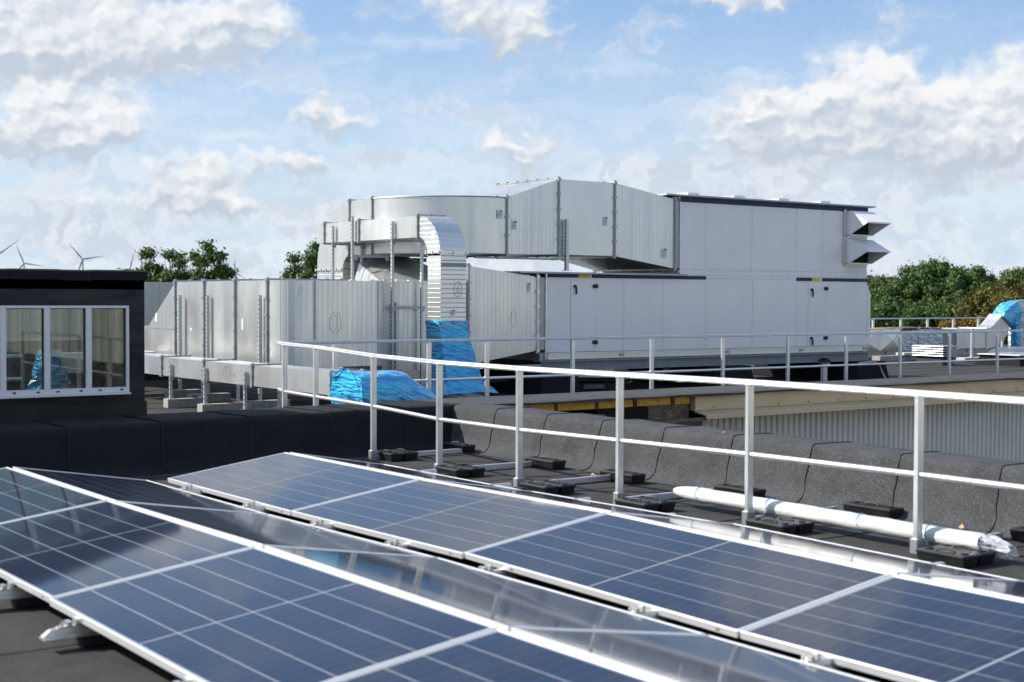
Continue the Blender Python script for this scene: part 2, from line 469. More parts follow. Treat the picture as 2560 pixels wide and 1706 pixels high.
# ------------------------------------------------------------------ mesh helpers
class MB:
    """collects shapes (in world metres) into one mesh"""
    def __init__(s):
        s.v = []; s.f = []; s.smooth = []

    def add(s, verts, faces, smooth=False):
        o = len(s.v)
        s.v += [tuple(p) for p in verts]
        s.f += [tuple(i + o for i in fc) for fc in faces]
        s.smooth += [smooth] * len(faces)
        return s

    def hexa(s, p):
        """8 corners: bottom ring 0-3, top ring 4-7"""
        return s.add(p, [(3, 2, 1, 0), (4, 5, 6, 7), (0, 1, 5, 4), (1, 2, 6, 5), (2, 3, 7, 6), (3, 0, 4, 7)])

    def box(s, x0, x1, y0, y1, z0, z1, bev=0.0):
        if x0 > x1: x0, x1 = x1, x0
        if y0 > y1: y0, y1 = y1, y0
        if z0 > z1: z0, z1 = z1, z0
        if bev <= 0:
            return s.hexa([(x0, y0, z0), (x1, y0, z0), (x1, y1, z0), (x0, y1, z0), (x0, y0, z1), (x1, y0, z1), (x1, y1, z1), (x0, y1, z1)])
        b = bev
        rings = []
        for z, i in ((z0, b), (z0 + b, 0), (z1 - b, 0), (z1, b)):
            a0, a1, c0, c1 = x0 + i, x1 - i, y0 + i, y1 - i
            rings.append([(a0 + b, c0, z), (a1 - b, c0, z), (a1, c0 + b, z), (a1, c1 - b, z), (a1 - b, c1, z), (a0 + b, c1, z), (a0, c1 - b, z), (a0, c0 + b, z)])
        return s.loft(rings)

    def loft(s, rings, cap=True, smooth=False, closed=True):
        n = len(rings[0]); vs = [p for rg in rings for p in rg]; fs = []
        for i in range(len(rings) - 1):
            for j in range(n if closed else n - 1):
                k = (j + 1) % n
                fs.append((i * n + j, i * n + k, (i + 1) * n + k, (i + 1) * n + j))
        s.add(vs, fs, smooth)
        if cap and closed:
            o = len(s.v) - len(vs)
            s.f += [tuple(o + j for j in reversed(range(n))), tuple(o + (len(rings) - 1) * n + j for j in range(n))]
            s.smooth += [False, False]
        return s

    def tube(s, pts, rad_, n=10, cap=True):
        pts = [Vector(p) for p in pts]
        rings = []
        up = Vector((0, 0, 1))
        for i, p in enumerate(pts):
            d = (pts[min(i + 1, len(pts) - 1)] - pts[max(i - 1, 0)]).normalized()
            a = d.cross(up)
            if a.length < 1e-3: a = d.cross(Vector((1, 0, 0)))
            a.normalize(); c = a.cross(d).normalized()
            rr = rad_[i] if isinstance(rad_, (list, tuple)) else rad_
            rings.append([p + a * (rr * math.cos(2 * math.pi * k / n)) + c * (rr * math.sin(2 * math.pi * k / n)) for k in range(n)])
        return s.loft(rings, cap, True)

    def bar(s, p0, p1, w, h, side=None):
        """rectangular bar between two points: w sideways, h upwards"""
        p0, p1 = Vector(p0), Vector(p1)
        d = (p1 - p0).normalized()
        a = side if side else d.cross(Vector((0, 0, 1)))
        if a.length < 1e-3: a = Vector((1, 0, 0))
        a = a.normalized(); c = a.cross(d).normalized()
        q = [(-1, -1), (1, -1), (1, 1), (-1, 1)]
        return s.loft([[p + a * (i * w / 2) + c * (j * h / 2) for i, j in q] for p in (p0, p1)])

    def prism(s, poly, ext):
        e = Vector(ext)
        return s.loft([[Vector(p) for p in poly], [Vector(p) + e for p in poly]])

    def quad(s, a, b, c, d):
        return s.add([a, b, c, d], [(0, 1, 2, 3)])


def base_of(parent):
    o = Vector((0, 0, 0))
    while parent is not None:
        o = o + parent.location
        parent = parent.parent
    return o


def build(name, mb, material, parent=None, origin=None, bevel=0.0, fix=True):
    off = base_of(parent) if parent is not None else Vector(origin or (0, 0, 0))
    me = bpy.data.meshes.new(name)
    me.from_pydata([(p[0] - off.x, p[1] - off.y, p[2] - off.z) for p in mb.v], [], mb.f)
    me.polygons.foreach_set('use_smooth', mb.smooth)
    if fix:
        bm = bmesh.new(); bm.from_mesh(me)
        bmesh.ops.recalc_face_normals(bm, faces=bm.faces)
        bm.to_mesh(me); bm.free()
    if any(mb.smooth):
        me.set_sharp_from_angle(angle=rad(48))
    me.materials.append(MT[material] if isinstance(material, str) else material)
    o = bpy.data.objects.new(name, me)
    COL.objects.link(o)
    if parent is not None:
        o.parent = parent
    else:
        o.location = off
    if bevel:
        bv = o.modifiers.new('bevel', 'BEVEL'); bv.width = bevel; bv.segments = 2; bv.limit_method = 'ANGLE'
    return o


def tag(o, label, cat, group=None):
    o['label'] = label; o['category'] = cat
    if group: o['group'] = group
    return o


def thing(name, label, cat, loc=(0, 0, 0), group=None):
    o = bpy.data.objects.new(name, None)
    o.empty_display_size = 0.2
    COL.objects.link(o)
    o.location = loc
    return tag(o, label, cat, group)


def struct(name, mb, material, origin=None, kind='structure'):
    o = build(name, mb, material, None, origin)
    o['kind'] = kind
    return o


def box(*a, **k):
    return MB().box(*a, **k)


def copy_tree(o, parent=None):
    c = o.copy(); COL.objects.link(c)
    c.parent = parent
    for ch in list(o.children):
        copy_tree(ch, c)
    return c


# ================================================================== THE SETTING
b = MB()
b.quad((-3000, -3000, -8), (9000, -3000, -8), (9000, 9000, -8), (-3000, 9000, -8))
simple('field', (0.075, 0.085, 0.035), 0.95, vary=0.4, vscale=0.02)
struct('ground', b, 'field')

# lower roof: one slab, felt laid in metre-wide strips lapped a few millimetres
roof = struct('lower_roof', box(-12, 9.2, -8, 13.0, -0.6, -0.012), 'felt_black')
yy = -8.0
k = 0
while yy < 14.0:
    y1 = min(yy + 1.0, 14.0)
    wob = 0.006 * math.sin(k * 2.3)
    s = MB()
    n = 12
    vs = []
    for i in range(n + 1):
        x = -12 + 21.2 * i / n
        jig = 0.012 * math.sin(i * 1.7 + k)
        vs += [(x, yy - 0.08 + jig, 0.006 + 0.002 * math.sin(i + k)), (x, y1, 0.0)]
    fs = []
    for i in range(n):
        fs.append((2 * i, 2 * i + 2, 2 * i + 3, 2 * i + 1))
    s.add(vs, fs)
    s.add([(v[0], v[1], -0.012) if j % 2 == 0 else v for j, v in enumerate(vs)], [])
    # front lip of the lap
    for i in range(n):
        a, c = vs[2 * i], vs[2 * i + 2]
        s.add([a, c, (c[0], c[1], -0.011), (a[0], a[1], -0.011)], [(0, 1, 2, 3)])
    build('membrane_strip', s, 'felt_roof', roof)
    yy = y1
    k += 1

# roof of the plant deck behind, with its raised edge
b = MB()
b.box(-12, 48, 14.3, 34.0, -0.6, 0.0)
deck = struct('plant_deck_roof', b, 'felt_roof')
b = MB()
for i in range(20):
    y = 15.0 + i
    b.box(-12, 48, y, y + 0.09, 0.0, 0.005)
o = build('membrane_lap', b, 'felt_roof', deck); o['kind'] = 'stuff'


def LY(x):                                   # front line of the cross parapet
    return 13.77 + 0.10 * (min(x, 9.3) - 9.2)


# cross parapet (in shadow), felt sheets lapped side by side
par = thing('parapet_wall', 'black felt-covered parapet in shadow, crossing below the window box and duct supports', 'wall', (5, 13.5, 0))
edges = [-12, -9, -6, -4, -2, 0, 1.5, 2.6, 3.55, 4.5, 5.46, 6.45, 7.45, 8.43, 9.24]
PROF = [(-0.24, 0.008), (-0.15, 0.018), (-0.09, 0.045), (-0.055, 0.09), (-0.04, 0.15), (-0.005, 0.40), (0.002, 0.435), (0.014, 0.462), (0.036, 0.480), (0.065, 0.487), (0.55, 0.478), (1.08, 0.470), (1.10, 0.0)]
for i in range(len(edges) - 1):
    a, c = edges[i], edges[i + 1]
    s = MB()
    lap = 0.007
    ring = []
    for x, lift in ((a - 0.05, lap), (a + 0.01, lap), ((a + c) / 2, 0.0), (c, -0.001)):
        ring.append([(x + 0.012 * math.sin(z * 9 + i), LY(x) + y - lift + 0.004 * math.sin(x * 7 + z * 5), z + (lift if y > 0.03 else 0)) for y, z in PROF])
    s.loft(ring, cap=False, smooth=True, closed=False)
    s.loft([[(p[0] - 0.001, p[1] + 0.012, p[2] - 0.006) for p in ring[0]], ring[0]], cap=False, closed=False)
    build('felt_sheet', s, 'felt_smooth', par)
    build('seam_bead', MB().tube([(p[0], p[1] - 0.002, p[2] + 0.001) for p in ring[0][:-1]], 0.006, 5), 'black', par)
build('core', MB().prism([(-12, LY(-12) + 0.1, -0.3), (9.2, LY(9.2) + 0.1, -0.3), (9.2, LY(9.2) + 0.5, -0.3), (-12, LY(-12) + 0.5, -0.3)], (0, 0, 0.7)), 'felt_black', par)

# side parapet (sunlit)
par2 = thing('parapet_wall', 'grey felt-covered parapet lit by the sun, running behind the guardrail and ballast boxes', 'wall', (9.2, 9, 0))
edges = [13.78, 12.85, 11.93, 11.02, 10.08, 9.15, 8.21, 7.28, 6.34, 5.4, 4.4, 3.4, 1, -2, -5, -8]
PROF2 = [(8.84, 0.006), (8.90, 0.010), (8.955, 0.024), (9.00, 0.052), (9.028, 0.09), (9.045, 0.135), (9.06, 0.20), (9.08, 0.28), (9.112, 0.405), (9.120, 0.435), (9.132, 0.458), (9.152, 0.474), (9.18, 0.481), (9.42, 0.480), (9.62, 0.475), (9.65, 0.45), (9.66, -0.6)]
for i in range(len(edges) - 1):
    a, c = edges[i], edges[i + 1]
    s = MB()
    ring = []
    lap = 0.009
    for y, lift in ((a + 0.06 if i else a, lap if i else 0), (a - 0.005, lap if i else 0), (a - 0.3, 0.001), ((a + c) / 2, 0.0), (c, -0.001)):
        ring.append([(x - lift * (1 if x < 9.2 else 0) + 0.006 * math.sin(y * 6 + z * 9), y + (0.005 * math.sin(z * 11 + i * 2) - 0.35 * max(0, 0.11 - z)), z + (lift if x > 9.13 else 0)) for x, z in PROF2])
    s.loft(ring, cap=False, smooth=True, closed=False)
    if i:
        s.loft([[(p[0] + 0.010, p[1] + 0.002, p[2] - 0.008) for p in ring[0]], ring[0]], cap=False, closed=False)
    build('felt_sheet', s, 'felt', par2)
    if i:
        build('seam_bead', MB().tube([(p[0] - 0.001, p[1] + 0.004 * math.sin(p[2] * 40), p[2] + 0.001) for p in ring[0][:-1]], 0.0075, 5), 'black', par2)
build('core', box(9.22, 9.6, -8, 13.6, -7.9, 0.43), 'felt_black', par2)

# edge of the plant deck beyond the light well: capping felt, exposed insulation, beige fascia, gutter, ribbed cladding
edge = thing('building_facade', 'facade with beige edge, ribbed grey cladding and a torn-open stretch of yellow insulation', 'facade', (14, 13.8, 0))
s = MB()
ring = []
for i in range(0, 75):
    x = 9.22 + i * 0.5
    jig = 0.012 * math.sin(i * 2.1) + 0.01 * math.sin(i * 0.7)
    yf = 13.70 + 0.012 * (x - 10) + jig
    ring.append([(x, yf, 0.440 + 0.008 * math.sin(i * 1.3)), (x, yf - 0.006, 0.468 + 0.006 * math.sin(i * 1.9)), (x, yf + 0.08, 0.482), (x, 14.30, 0.478), (x, 14.86, 0.470), (x, 14.90, 0.0)])
s.loft(ring, cap=False, closed=False)
build('edge_felt', s, 'felt', edge)
build('deck_core', box(9.7, 46, 14.42, 14.84, -0.5, 0.42), 'felt_black', edge)
ins = [(10.02, 10.65), (10.71, 11.31), (11.36, 11.94), (12.01, 12.60), (12.66, 12.955)]
for i, (a, c) in enumerate(ins):
    build('insulation_board', box(a, c, 13.84 + 0.01 * i, 14.02, 0.335, 0.436, 0.006), 'insulation', edge)
for x in (10.68, 11.335, 11.975, 12.63):
    build('stud', box(x - 0.03, x + 0.03, 13.86, 14.02, 0.33, 0.44), 'timber', edge)
build('old_board', box(12.18, 12.955, 13.90, 14.0, 0.13, 0.333, 0.004), 'old_board', edge)
build('old_board', box(10.75, 11.36, 13.70, 13.98, 0.19, 0.27, 0.006), 'old_board', edge)
build('felt_patch', box(11.36, 12.22, 13.88, 13.985, 0.08, 0.326, 0.004), 'felt_black', edge)
build('felt_patch', box(10.15, 11.0, 13.87, 13.985, -0.2, 0.20, 0.004), 'felt_black', edge)
build('ledger_timber', MB().bar((10.9, 13.70, 0.095), (13.0, 13.66, 0.150), 0.10, 0.03), 'old_board', edge)
build('old_board', box(12.0, 13.3, 13.95, 14.0, -0.1, 0.11, 0.004), 'old_board', edge)
build('gutter_bracket', box(12.32, 12.36, 13.55, 13.7, 0.03, 0.12), 'galv_dark', edge)
for a, c in ((12.97, 15.91), (15.915, 18.77), (18.775, 22.0), (22.005, 26.0), (26.005, 30.0), (30.005, 36), (36.005, 46)):
    p = MB()
    y = lambda x: 13.80 + 0.012 * (x - 13)
    p.loft([[(x, y(x), 0.245), (x, y(x) - 0.004, 0.25), (x, y(x) - 0.004, 0.446), (x, y(x) + 0.012, 0.452), (x, y(x) + 0.1, 0.452), (x, y(x) + 0.1, 0.245)] for x in (a, c)])
    build('fascia_panel', p, 'beige_steel', edge)
    q = MB()
    q.loft([[(x, y(x) - 0.002, 0.243), (x, y(x) - 0.24, 0.205), (x, y(x) - 0.245, 0.150), (x, y(x) - 0.23, 0.146), (x, y(x) - 0.225, 0.190), (x, y(x), 0.228)] for x in (a - 0.02 if a < 13 else a, c)])
    build('gutter', q, 'beige_steel', edge)
sc_ = MB()
for a in np.arange(13.3, 30, 0.62):
    sc_.box(a, a + 0.018, 13.786 + 0.012 * (a - 13), 13.80 + 0.012 * (a - 13), 0.270, 0.288)
build('fascia_screws', sc_, 'timber', edge)['kind'] = 'stuff'
# ribbed cladding below the gutter
p = MB(); pts = []
x = 13.33
while x < 34:
    for dx_, dy_ in ((0, 0), (0.045, 0), (0.060, 0.028), (0.100, 0.028), (0.115, 0)):
        pts.append((x + dx_, 13.95 + dy_ + 0.012 * (x - 13)))
    x += 0.116
p.loft([[(a, c, -4.0) for a, c in pts], [(a, c, 0.222) for a, c in pts]], cap=False, closed=False)
build('ribbed_cladding', p, 'ribbed_steel', edge)
build('corner_post', box(13.22, 13.30, 13.92, 14.0, -4, 0.14), 'pale_concrete', edge)
build('wall', box(9.7, 46, 14.6, 14.8, -8, -0.02), 'dark_void', edge)
struct('light_well_floor', box(9.4, 46, -8, 14.0, -4.2, -4.0), 'felt_roof')

# ================================================================== SOLAR PANELS
PL, PW, PT = 2.335, 1.155, 0.036
sp0 = thing('solar_panel', 'x', 'solar panel')


def solar_parts(root):
    s = MB()
    L, w2_, t = PL / 2, PW / 2, PT
    lip = 0.013
    s.box(-w2_, -w2_ + lip, -L, L, -t, 0, 0.0015); s.box(w2_ - lip, w2_, -L, L, -t, 0, 0.0015)
    s.box(-w2_ + lip, w2_ - lip, -L, -L + lip, -t, -0.0005, 0.0015); s.box(-w2_ + lip, w2_ - lip, L - lip, L, -t, -0.0005, 0.0015)
    s.box(-w2_, -w2_ + 0.032, -L, L, -t - 0.001, -t + 0.001); s.box(w2_ - 0.032, w2_, -L, L, -t - 0.001, -t + 0.001)
    build('frame', s, 'frame_aluminium', root)
    build('backsheet', box(-w2_ + lip, w2_ - lip, -L + lip, L - lip, -0.010, -0.005), 'solar_backsheet', root)
    hole = MB()
    for y in (-L + 0.12, L - 0.5):
        hole.box(-w2_ - 0.0012, -w2_, y, y + 0.03, -0.026, -0.019)
    build('drain_slot', hole, 'black', root)
    iw = PW - 2 * lip - 0.020
    cw = iw / 6
    il = PL - 2 * lip - 0.030
    hl = (il - 0.016) / 2
    first = None
    for k in range(6):
        for h in range(2):
            xc = -iw / 2 + cw * (k + 0.5)
            yc = (h - 0.5) * (hl + 0.016)
            if first is None:
                first = build('cell_strip', box(-cw / 2 + 0.0035, cw / 2 - 0.0035, -hl / 2, hl / 2, -0.0055, -0.004), 'solar_cell', root)
                c = first
            else:
                c = first.copy(); COL.objects.link(c); c.parent = root
            c.location = (xc, yc, 0)


solar_parts(sp0)
ROWS = [
    # side, ridge (x,z per joint), low (x,z per joint), joints Y, wording
    ('near', [(3.50, .310), (3.50, .310), (3.50, .325), (3.49, .318), (3.48, .31), (3.47, .31)], [(2.37, .155), (2.36, .16), (2.335, .170), (2.33, .165), (2.32, .16), (2.31, .16)],
     [11.99, 9.63, 7.29, 4.92, 2.56, 0.2], 'near slope of nearer row'),
    ('far', [(3.535, .310), (3.535, .312), (3.535, .328), (3.525, .32), (3.515, .312), (3.5, .312)], [(4.70, .118), (4.69, .115), (4.70, .142), (4.715, .122), (4.71, .12), (4.71, .12)],
     [11.96, 9.56, 7.27, 4.90, 2.54, 0.18], 'far slope of nearer row'),
    ('near', [(6.035, .282), (6.03, .282), (6.035, .305), (6.03, .268), (6.02, .268), (6.0, .268)], [(4.885, .120), (4.875, .120), (4.885, .148), (4.895, .120), (4.89, .12), (4.88, .12)],
     [11.955, 9.58, 7.26, 4.89, 2.53, 0.17], 'near slope of guardrail-side row'),
    ('far', [(6.070, .284), (6.065, .284), (6.070, .307), (6.065, .270), (6.055, .27), (6.0, .27)], [(7.07, .105), (7.10, .105), (7.17, .125), (7.20, .105), (7.2, .1), (7.2, .1)],
     [11.93, 9.57, 7.25, 4.88, 2.52, 0.16], 'far slope of guardrail-side row'),
]
ORD = ['first from the black parapet', 'second from the black parapet', 'third from the black parapet', 'fourth from the black parapet', 'fifth from the black parapet']
firstp = True
for ri, (side, ridge, low, ys, word) in enumerate(ROWS):
    for i in range(5 if ri < 2 else 4):
        rg = Vector((ridge[i][0], ys[i] - 0.01, ridge[i][1])); lo = Vector((low[i][0], ys[i] - 0.01, low[i][1]))
        rg2 = Vector((ridge[i + 1][0], ys[i + 1] + 0.01, ridge[i + 1][1])); lo2 = Vector((low[i + 1][0], ys[i + 1] + 0.01, low[i + 1][1]))
        ctr = (rg + lo + rg2 + lo2) / 4
        ex = ((rg + rg2) - (lo + lo2)).normalized() if side == 'near' else ((lo + lo2) - (rg + rg2)).normalized()
        ey = ((rg + lo) - (rg2 + lo2)).normalized()
        ez = ex.cross(ey).normalized(); ey = ez.cross(ex)
        o = sp0 if firstp else copy_tree(sp0)
        firstp = False
        o.matrix_world = Matrix(((ex.x, ey.x, ez.x, ctr.x), (ex.y, ey.y, ez.y, ctr.y), (ex.z, ey.z, ez.z, ctr.z), (0, 0, 0, 1)))
        sl = ((rg + rg2) - (lo + lo2)).length / 2
        o.scale = (min(1.02, sl / PW), (rg + lo - rg2 - lo2).length / 2 / PL, 1)
        tag(o, 'blue solar panel on ' + word + ', ' + ORD[i], 'solar panel', 'solar panels in two tented rows')

# carrier rails below the panels
RY = [11.25, 10.05, 8.95, 7.93, 6.86, 5.50, 4.32, 3.12, 1.9]
for i, y in enumerate(RY):
    where = ['closest to the black parapet', 'second from the black parapet', 'third from the black parapet', 'fourth, its end poking out at the left picture edge',
             'fifth, its bright end poking out over bare felt', 'sixth from the parapet, its end under the panel corner', 'seventh from the parapet', 'eighth from the parapet', 'ninth from the parapet'][i]
    t = thing('mounting_rail', 'carrier rail under the solar panels, ' + where, 'rail', (2.2, y, 0.0), 'galvanised rails under the solar panels')
    s = MB()
    z0, z1 = 0.062, 0.118
    s.loft([[(x, y - 0.045, z0), (x, y - 0.045, z0 + 0.006), (x, y - 0.024, z0 + 0.010), (x, y - 0.018, zt), (x, y + 0.018, zt), (x, y + 0.024, z0 + 0.010), (x, y + 0.045, z0 + 0.006), (x, y + 0.045, z0)]
            for x, zt in ((2.16, z0 + 0.015), (2.20, z1 - 0.012), (2.23, z1 - 0.008), (7.25, z1 - 0.008))])
    build('rail', s, 'galv', t)
    for x in (2.34, 3.5, 4.78, 6.05, 7.1):
        build('rubber_foot', box(x, x + 0.28, y - 0.06, y + 0.06, 0.008, 0.061, 0.004), 'rubber', t)
    for x, zz in ((2.29, 0.108), (4.755, 0.108)):
        s = MB()
        s.box(x - 0.055, x + 0.055, y - 0.022, y + 0.022, zz, zz + 0.008)
        s.box(x - 0.012, x + 0.012, y - 0.030, y + 0.03, zz + 0.008, zz + 0.030)
        s.box(x + 0.03, x + 0.05, y - 0.03, y + 0.03, zz + 0.006, zz + 0.04)
        s.tube([(x - 0.03, y, zz + 0.006), (x - 0.03, y, zz + 0.028)], 0.008, 6)
        build('clamp', s, 'galv', t)
    holes = MB()
    for x in (2.21, 2.245, 2.275):
        holes.box(x, x + 0.012, y - 0.0235, y - 0.0205, z0 + 0.028, z0 + 0.038)
    build('rail_holes', holes, 'frame_aluminium', t)
# dark trunking lying in the valley gap
b = MB()
b.box(4.72, 4.86, 2.0, 11.4, 0.006, 0.03)
tag(build('cable_tray', b, 'black', None, (4.8, 6, 0)), 'black cable tray lying in the gap between the two panel rows', 'cable tray')

# ================================================================== GUARDRAILS


def guard_post(t, x, y, z0, z1, shoe=True, wx=0.058, wy=0.040):
    p = MB()
    # extruded profile: face plate, web, two lips
    p.box(x - wx / 2, x + wx / 2, y - wy / 2, y + wy / 2, z0, z1, 0.004)
    po = build('post', p, 'aluminium', t)
    build('post_cap', box(x - wx / 2 - 0.003, x + wx / 2 + 0.003, y - wy / 2 - 0.003, y + wy / 2 + 0.003, z1 - 0.006, z1 + 0.006), 'aluminium', po)
    if shoe:
        build('base_shoe', box(x - 0.045, x + 0.045, y - 0.035, y + 0.035, z0, z0 + 0.11, 0.008), 'galv_dark', po)


gr = thing('guardrail', 'silver guardrail between the solar panels and the sunlit parapet', 'railing', (7.7, 9, 0))
FP = [(8.02, 16.05, 0.0, 1.17, False), (7.88, 15.62, 0.0, 1.168, False), (7.765, 14.60, 0.0, 1.162, False), (7.62, 13.04, 0.0, 1.120, True), (7.53, 11.62, 0.0, 1.105, True), (7.53, 10.30, 0.0, 1.102, True),
      (7.66, 9.06, 0.0, 1.100, True), (7.80, 7.70, 0.0, 1.100, True), (7.85, 6.16, 0.0, 1.100, True), (7.84, 4.70, 0.0, 1.100, True), (7.84, 3.2, 0, 1.1, True)]
for i, (x, y, z0, z1, sh) in enumerate(FP):
    if i == 0: continue
    guard_post(gr, x, y, z0, z1 - 0.03, sh)
tops = [(x, y, z1 - 0.012) for x, y, z0, z1, sh in FP]
mids = [(x, y, (0.56 if z1 < 1.13 else 0.60) - 0.02) for x, y, z0, z1, sh in FP]
mids = [(x, y, z) for x, y, z in mids]
mids[3] = (7.62, 13.04, 0.575)


def rail_profile(pts):
    s = MB()
    ring = []
    prof = [(-0.026, -0.020), (0.026, -0.020), (0.030, -0.006), (0.026, 0.004), (0.030, 0.012), (0.018, 0.024), (-0.018, 0.024), (-0.030, 0.012), (-0.026, 0.004), (-0.030, -0.006)]
    P = [Vector(p) for p in pts]
    for i, p in enumerate(P):
        d = P[min(i + 1, len(P) - 1)] - P[max(i - 1, 0)]
        d.z = 0; d.normalize()
        a = Vector((-d.y, d.x, 0))
        ring.append([p + a * k + Vector((0, 0, z)) for k, z in prof])
    return s.loft(ring)


build('top_rail', rail_profile(tops), 'aluminium', gr)
s = MB()
jig = []
for i, (x, y, z) in enumerate(mids):
    jig.append((x, y, z))
s.tube(jig, 0.021, 12)
build('mid_rail', s, 'aluminium', gr)
s = MB()
for (x, y, z0, z1, sh) in FP[3:]:
    s.box(x + 0.03, 8.72, y - 0.020, y + 0.020, 0.008, 0.055, 0.004)
    s2 = box(x + 0.03, 8.78, y - 0.020, y + 0.020, 0.008, 0.062, 0.004)
    build('base_arm', s2, 'aluminium', gr)
b = MB()
for (x, y, z0, z1, sh) in FP[4:9]:
    b.box(x - 0.032, x + 0.032, (y - 0.75) - 0.02, (y - 0.75) + 0.02, 1.068, 1.071)
build('joint_bolts', b, 'galv_dark', gr)['kind'] = 'stuff'


def ballast(name, x0, x1, y0, y1, z1, label):
    """black plastic ballast box: tapered tub, lidded, with a handle"""
    t = thing(name, label, 'ballast box', ((x0 + x1) / 2, (y0 + y1) / 2, 0.0), 'black ballast boxes of the guardrail')
    s = MB()
    i = 0.018
    zt = z1 - 0.026
    s.loft([[(x0 + i, y0 + i, 0.006), (x1 - i, y0 + i, 0.006), (x1 - i, y1 - i, 0.006), (x0 + i, y1 - i, 0.006)], [(x0 + .006, y0 + .006, zt), (x1 - .006, y0 + .006, zt), (x1 - .006, y1 - .006, zt), (x0 + .006, y1 - .006, zt)]])
    build('tub', s, 'black_plastic', t)
    build('lid', box(x0, x1, y0, y1, zt, z1, 0.007), 'black_plastic', t)
    xm, ym = (x0 + x1) / 2, (y0 + y1) / 2
    for d in (-0.36 * (y1 - y0), 0.36 * (y1 - y0)):
        build('lid_plug', MB().tube([(xm, ym + d, z1 - 0.001), (xm, ym + d, z1 + 0.008)], 0.024, 10), 'black', t)
    s = MB()
    s.tube([(xm - 0.02, ym - 0.07, z1), (xm - 0.015, ym - 0.06, z1 + 0.012), (xm + 0.01, ym, z1 + 0.016), (xm - 0.015, ym + 0.06, z1 + 0.012), (xm - 0.02, ym + 0.07, z1)], 0.008, 6)
    build('handle', s, 'black', t)
    return t


ENDB = [(8.82, 13.24), (8.72, 11.48), (8.66, 10.20), (8.80, 8.80), (8.90, 7.42), (8.90, 5.88), (8.9, 4.5)]
nm = ['by the shadowed corner of the parapets', 'second from the parapet corner', 'third from the parapet corner', 'behind the left end of the wrapped pole', 'behind the middle of the wrapped pole', 'at the right picture edge', 'beyond the right picture edge']
for i, (x, y) in enumerate(ENDB):
    ballast('ballast_box', x - 0.09, x + 0.09, y - 0.24, y + 0.24, 0.095, 'single ballast box against the sunlit parapet, ' + nm[i])
NEARB = [(7.85, 12.97), (7.64, 11.42), (7.60, 9.97), (7.63, 8.70), (7.74, 7.32), (7.78, 5.80)]
nm = ['the post at the black parapet', 'the second post from the black parapet', 'the third post from the black parapet', 'the fourth post, at the wrapped pole tip',
      'the fifth post, below the wrapped pole', 'the last post in view, below the pole end']
for i, (x, y) in enumerate(NEARB):
    hy = 0.19
    for k, wd in ((-1, 'panel-side'), (1, 'parapet-side')):
        xc = x + k * 0.088
        ballast('ballast_box', xc - 0.084, xc + 0.084, y - hy, y + hy, 0.088, wd + ' ballast box of the pair by ' + nm[i])

rr = thing('guardrail', 'silver guardrail along the beige roof edge, passing in front of the white air unit', 'railing', (16, 17.85, 0))
RX = [9.80, 11.38, 12.43, 14.10, 15.78, 17.42, 19.04, 20.60, 22.15, 23.66, 25.22, 26.8, 28.4]
for x in RX:
    guard_post(rr, x, 17.85, 0.0, 1.085, False, 0.066, 0.045)
build('top_rail', rail_profile([(8.95, 17.85, 1.088), (16, 17.83, 1.088), (30, 17.85, 1.088)]), 'aluminium', rr)
build('mid_rail', MB().tube([(8.95, 17.85, 0.50), (16, 17.85, 0.50), (30, 17.85, 0.50)], 0.022, 10), 'aluminium', rr)
build('base_bar', MB().tube([(9.0, 18.2, 0.02), (30, 18.2, 0.02)], 0.02, 6), 'aluminium', rr)

fr_ = thing('guardrail', 'distant guardrail behind the silver ducts at the far right, in front of the trees', 'railing', (40, 31.4, 0))
for i in range(9):
    x = 36.2 + 1.42 * i
    guard_post(fr_, x, 31.45, 0.0, 1.08, False, 0.08, 0.06)
build('top_rail', rail_profile([(30, 31.45, 1.09), (48, 31.45, 1.09)]), 'aluminium', fr_)
build('mid_rail', MB().tube([(30, 31.45, 0.5), (48, 31.45, 0.5)], 0.022, 8), 'aluminium', fr_)

# ---- wrapped pole bundle on the felt
t = thing('wrapped_pole', 'long pole bundle wrapped in white plastic film, lying on the felt behind the guardrail', 'wrapped pole', (8.0, 7.2, 0.1))
A, B_ = Vector((8.0, 8.72, 0.130)), Vector((7.97, 5.72, 0.122))
s = MB(); ring = []
n = 26
for i in range(n + 1):
    k = i / n
    p = A.lerp(B_, k)
    rr_ = 0.062 * (0.62 if i == 0 else 0.93 if i == 1 else 1.0) * (1.06 if i > n - 3 else 1.0)
    ring.append([(p.x + rr_ * math.cos(a) * (1.15 if abs(math.cos(a)) > .7 else 1.0), p.y + 0.006 * math.sin(3 * a), p.z + rr_ * math.sin(a) * (1 + 0.04 * math.sin(i * 1.9 + a * 2))) for a in [2 * math.pi * j / 12 for j in range(12)]])
s.loft(ring, smooth=True)
build('film_sleeve', s, 'white_film', t)
s = MB(); ring = []
for i in range(6):
    p = B_ + Vector((0.012 * i, -0.035 * i, -0.008 * i))
    ring.append([(p.x + (0.068 + 0.012 * math.sin(j * 2.7 + i)) * math.cos(2 * math.pi * j / 12) * (1 - 0.03 * i), p.y + 0.02 * math.sin(j * 2.1), p.z + (0.066 + 0.014 * math.sin(j * 3.1 + i * 1.3)) * math.sin(2 * math.pi * j / 12) * (1 - 0.06 * i)) for j in range(12)])
s.loft(ring, cap=False, smooth=False)
build('loose_film_end', s, 'clear_film', t)
for k in (0.10, 0.36, 0.66, 0.86):
    p = A.lerp(B_, k); s = MB()
    s.tube([(p.x + 0.0685 * math.cos(a) * 1.05, p.y + 0.02 * math.sin(a), p.z + 0.0655 * math.sin(a)) for a in [2 * math.pi * j / 14 for j in range(15)]], 0.0035, 5)
    build('tie', s, 'tie_blue', t)

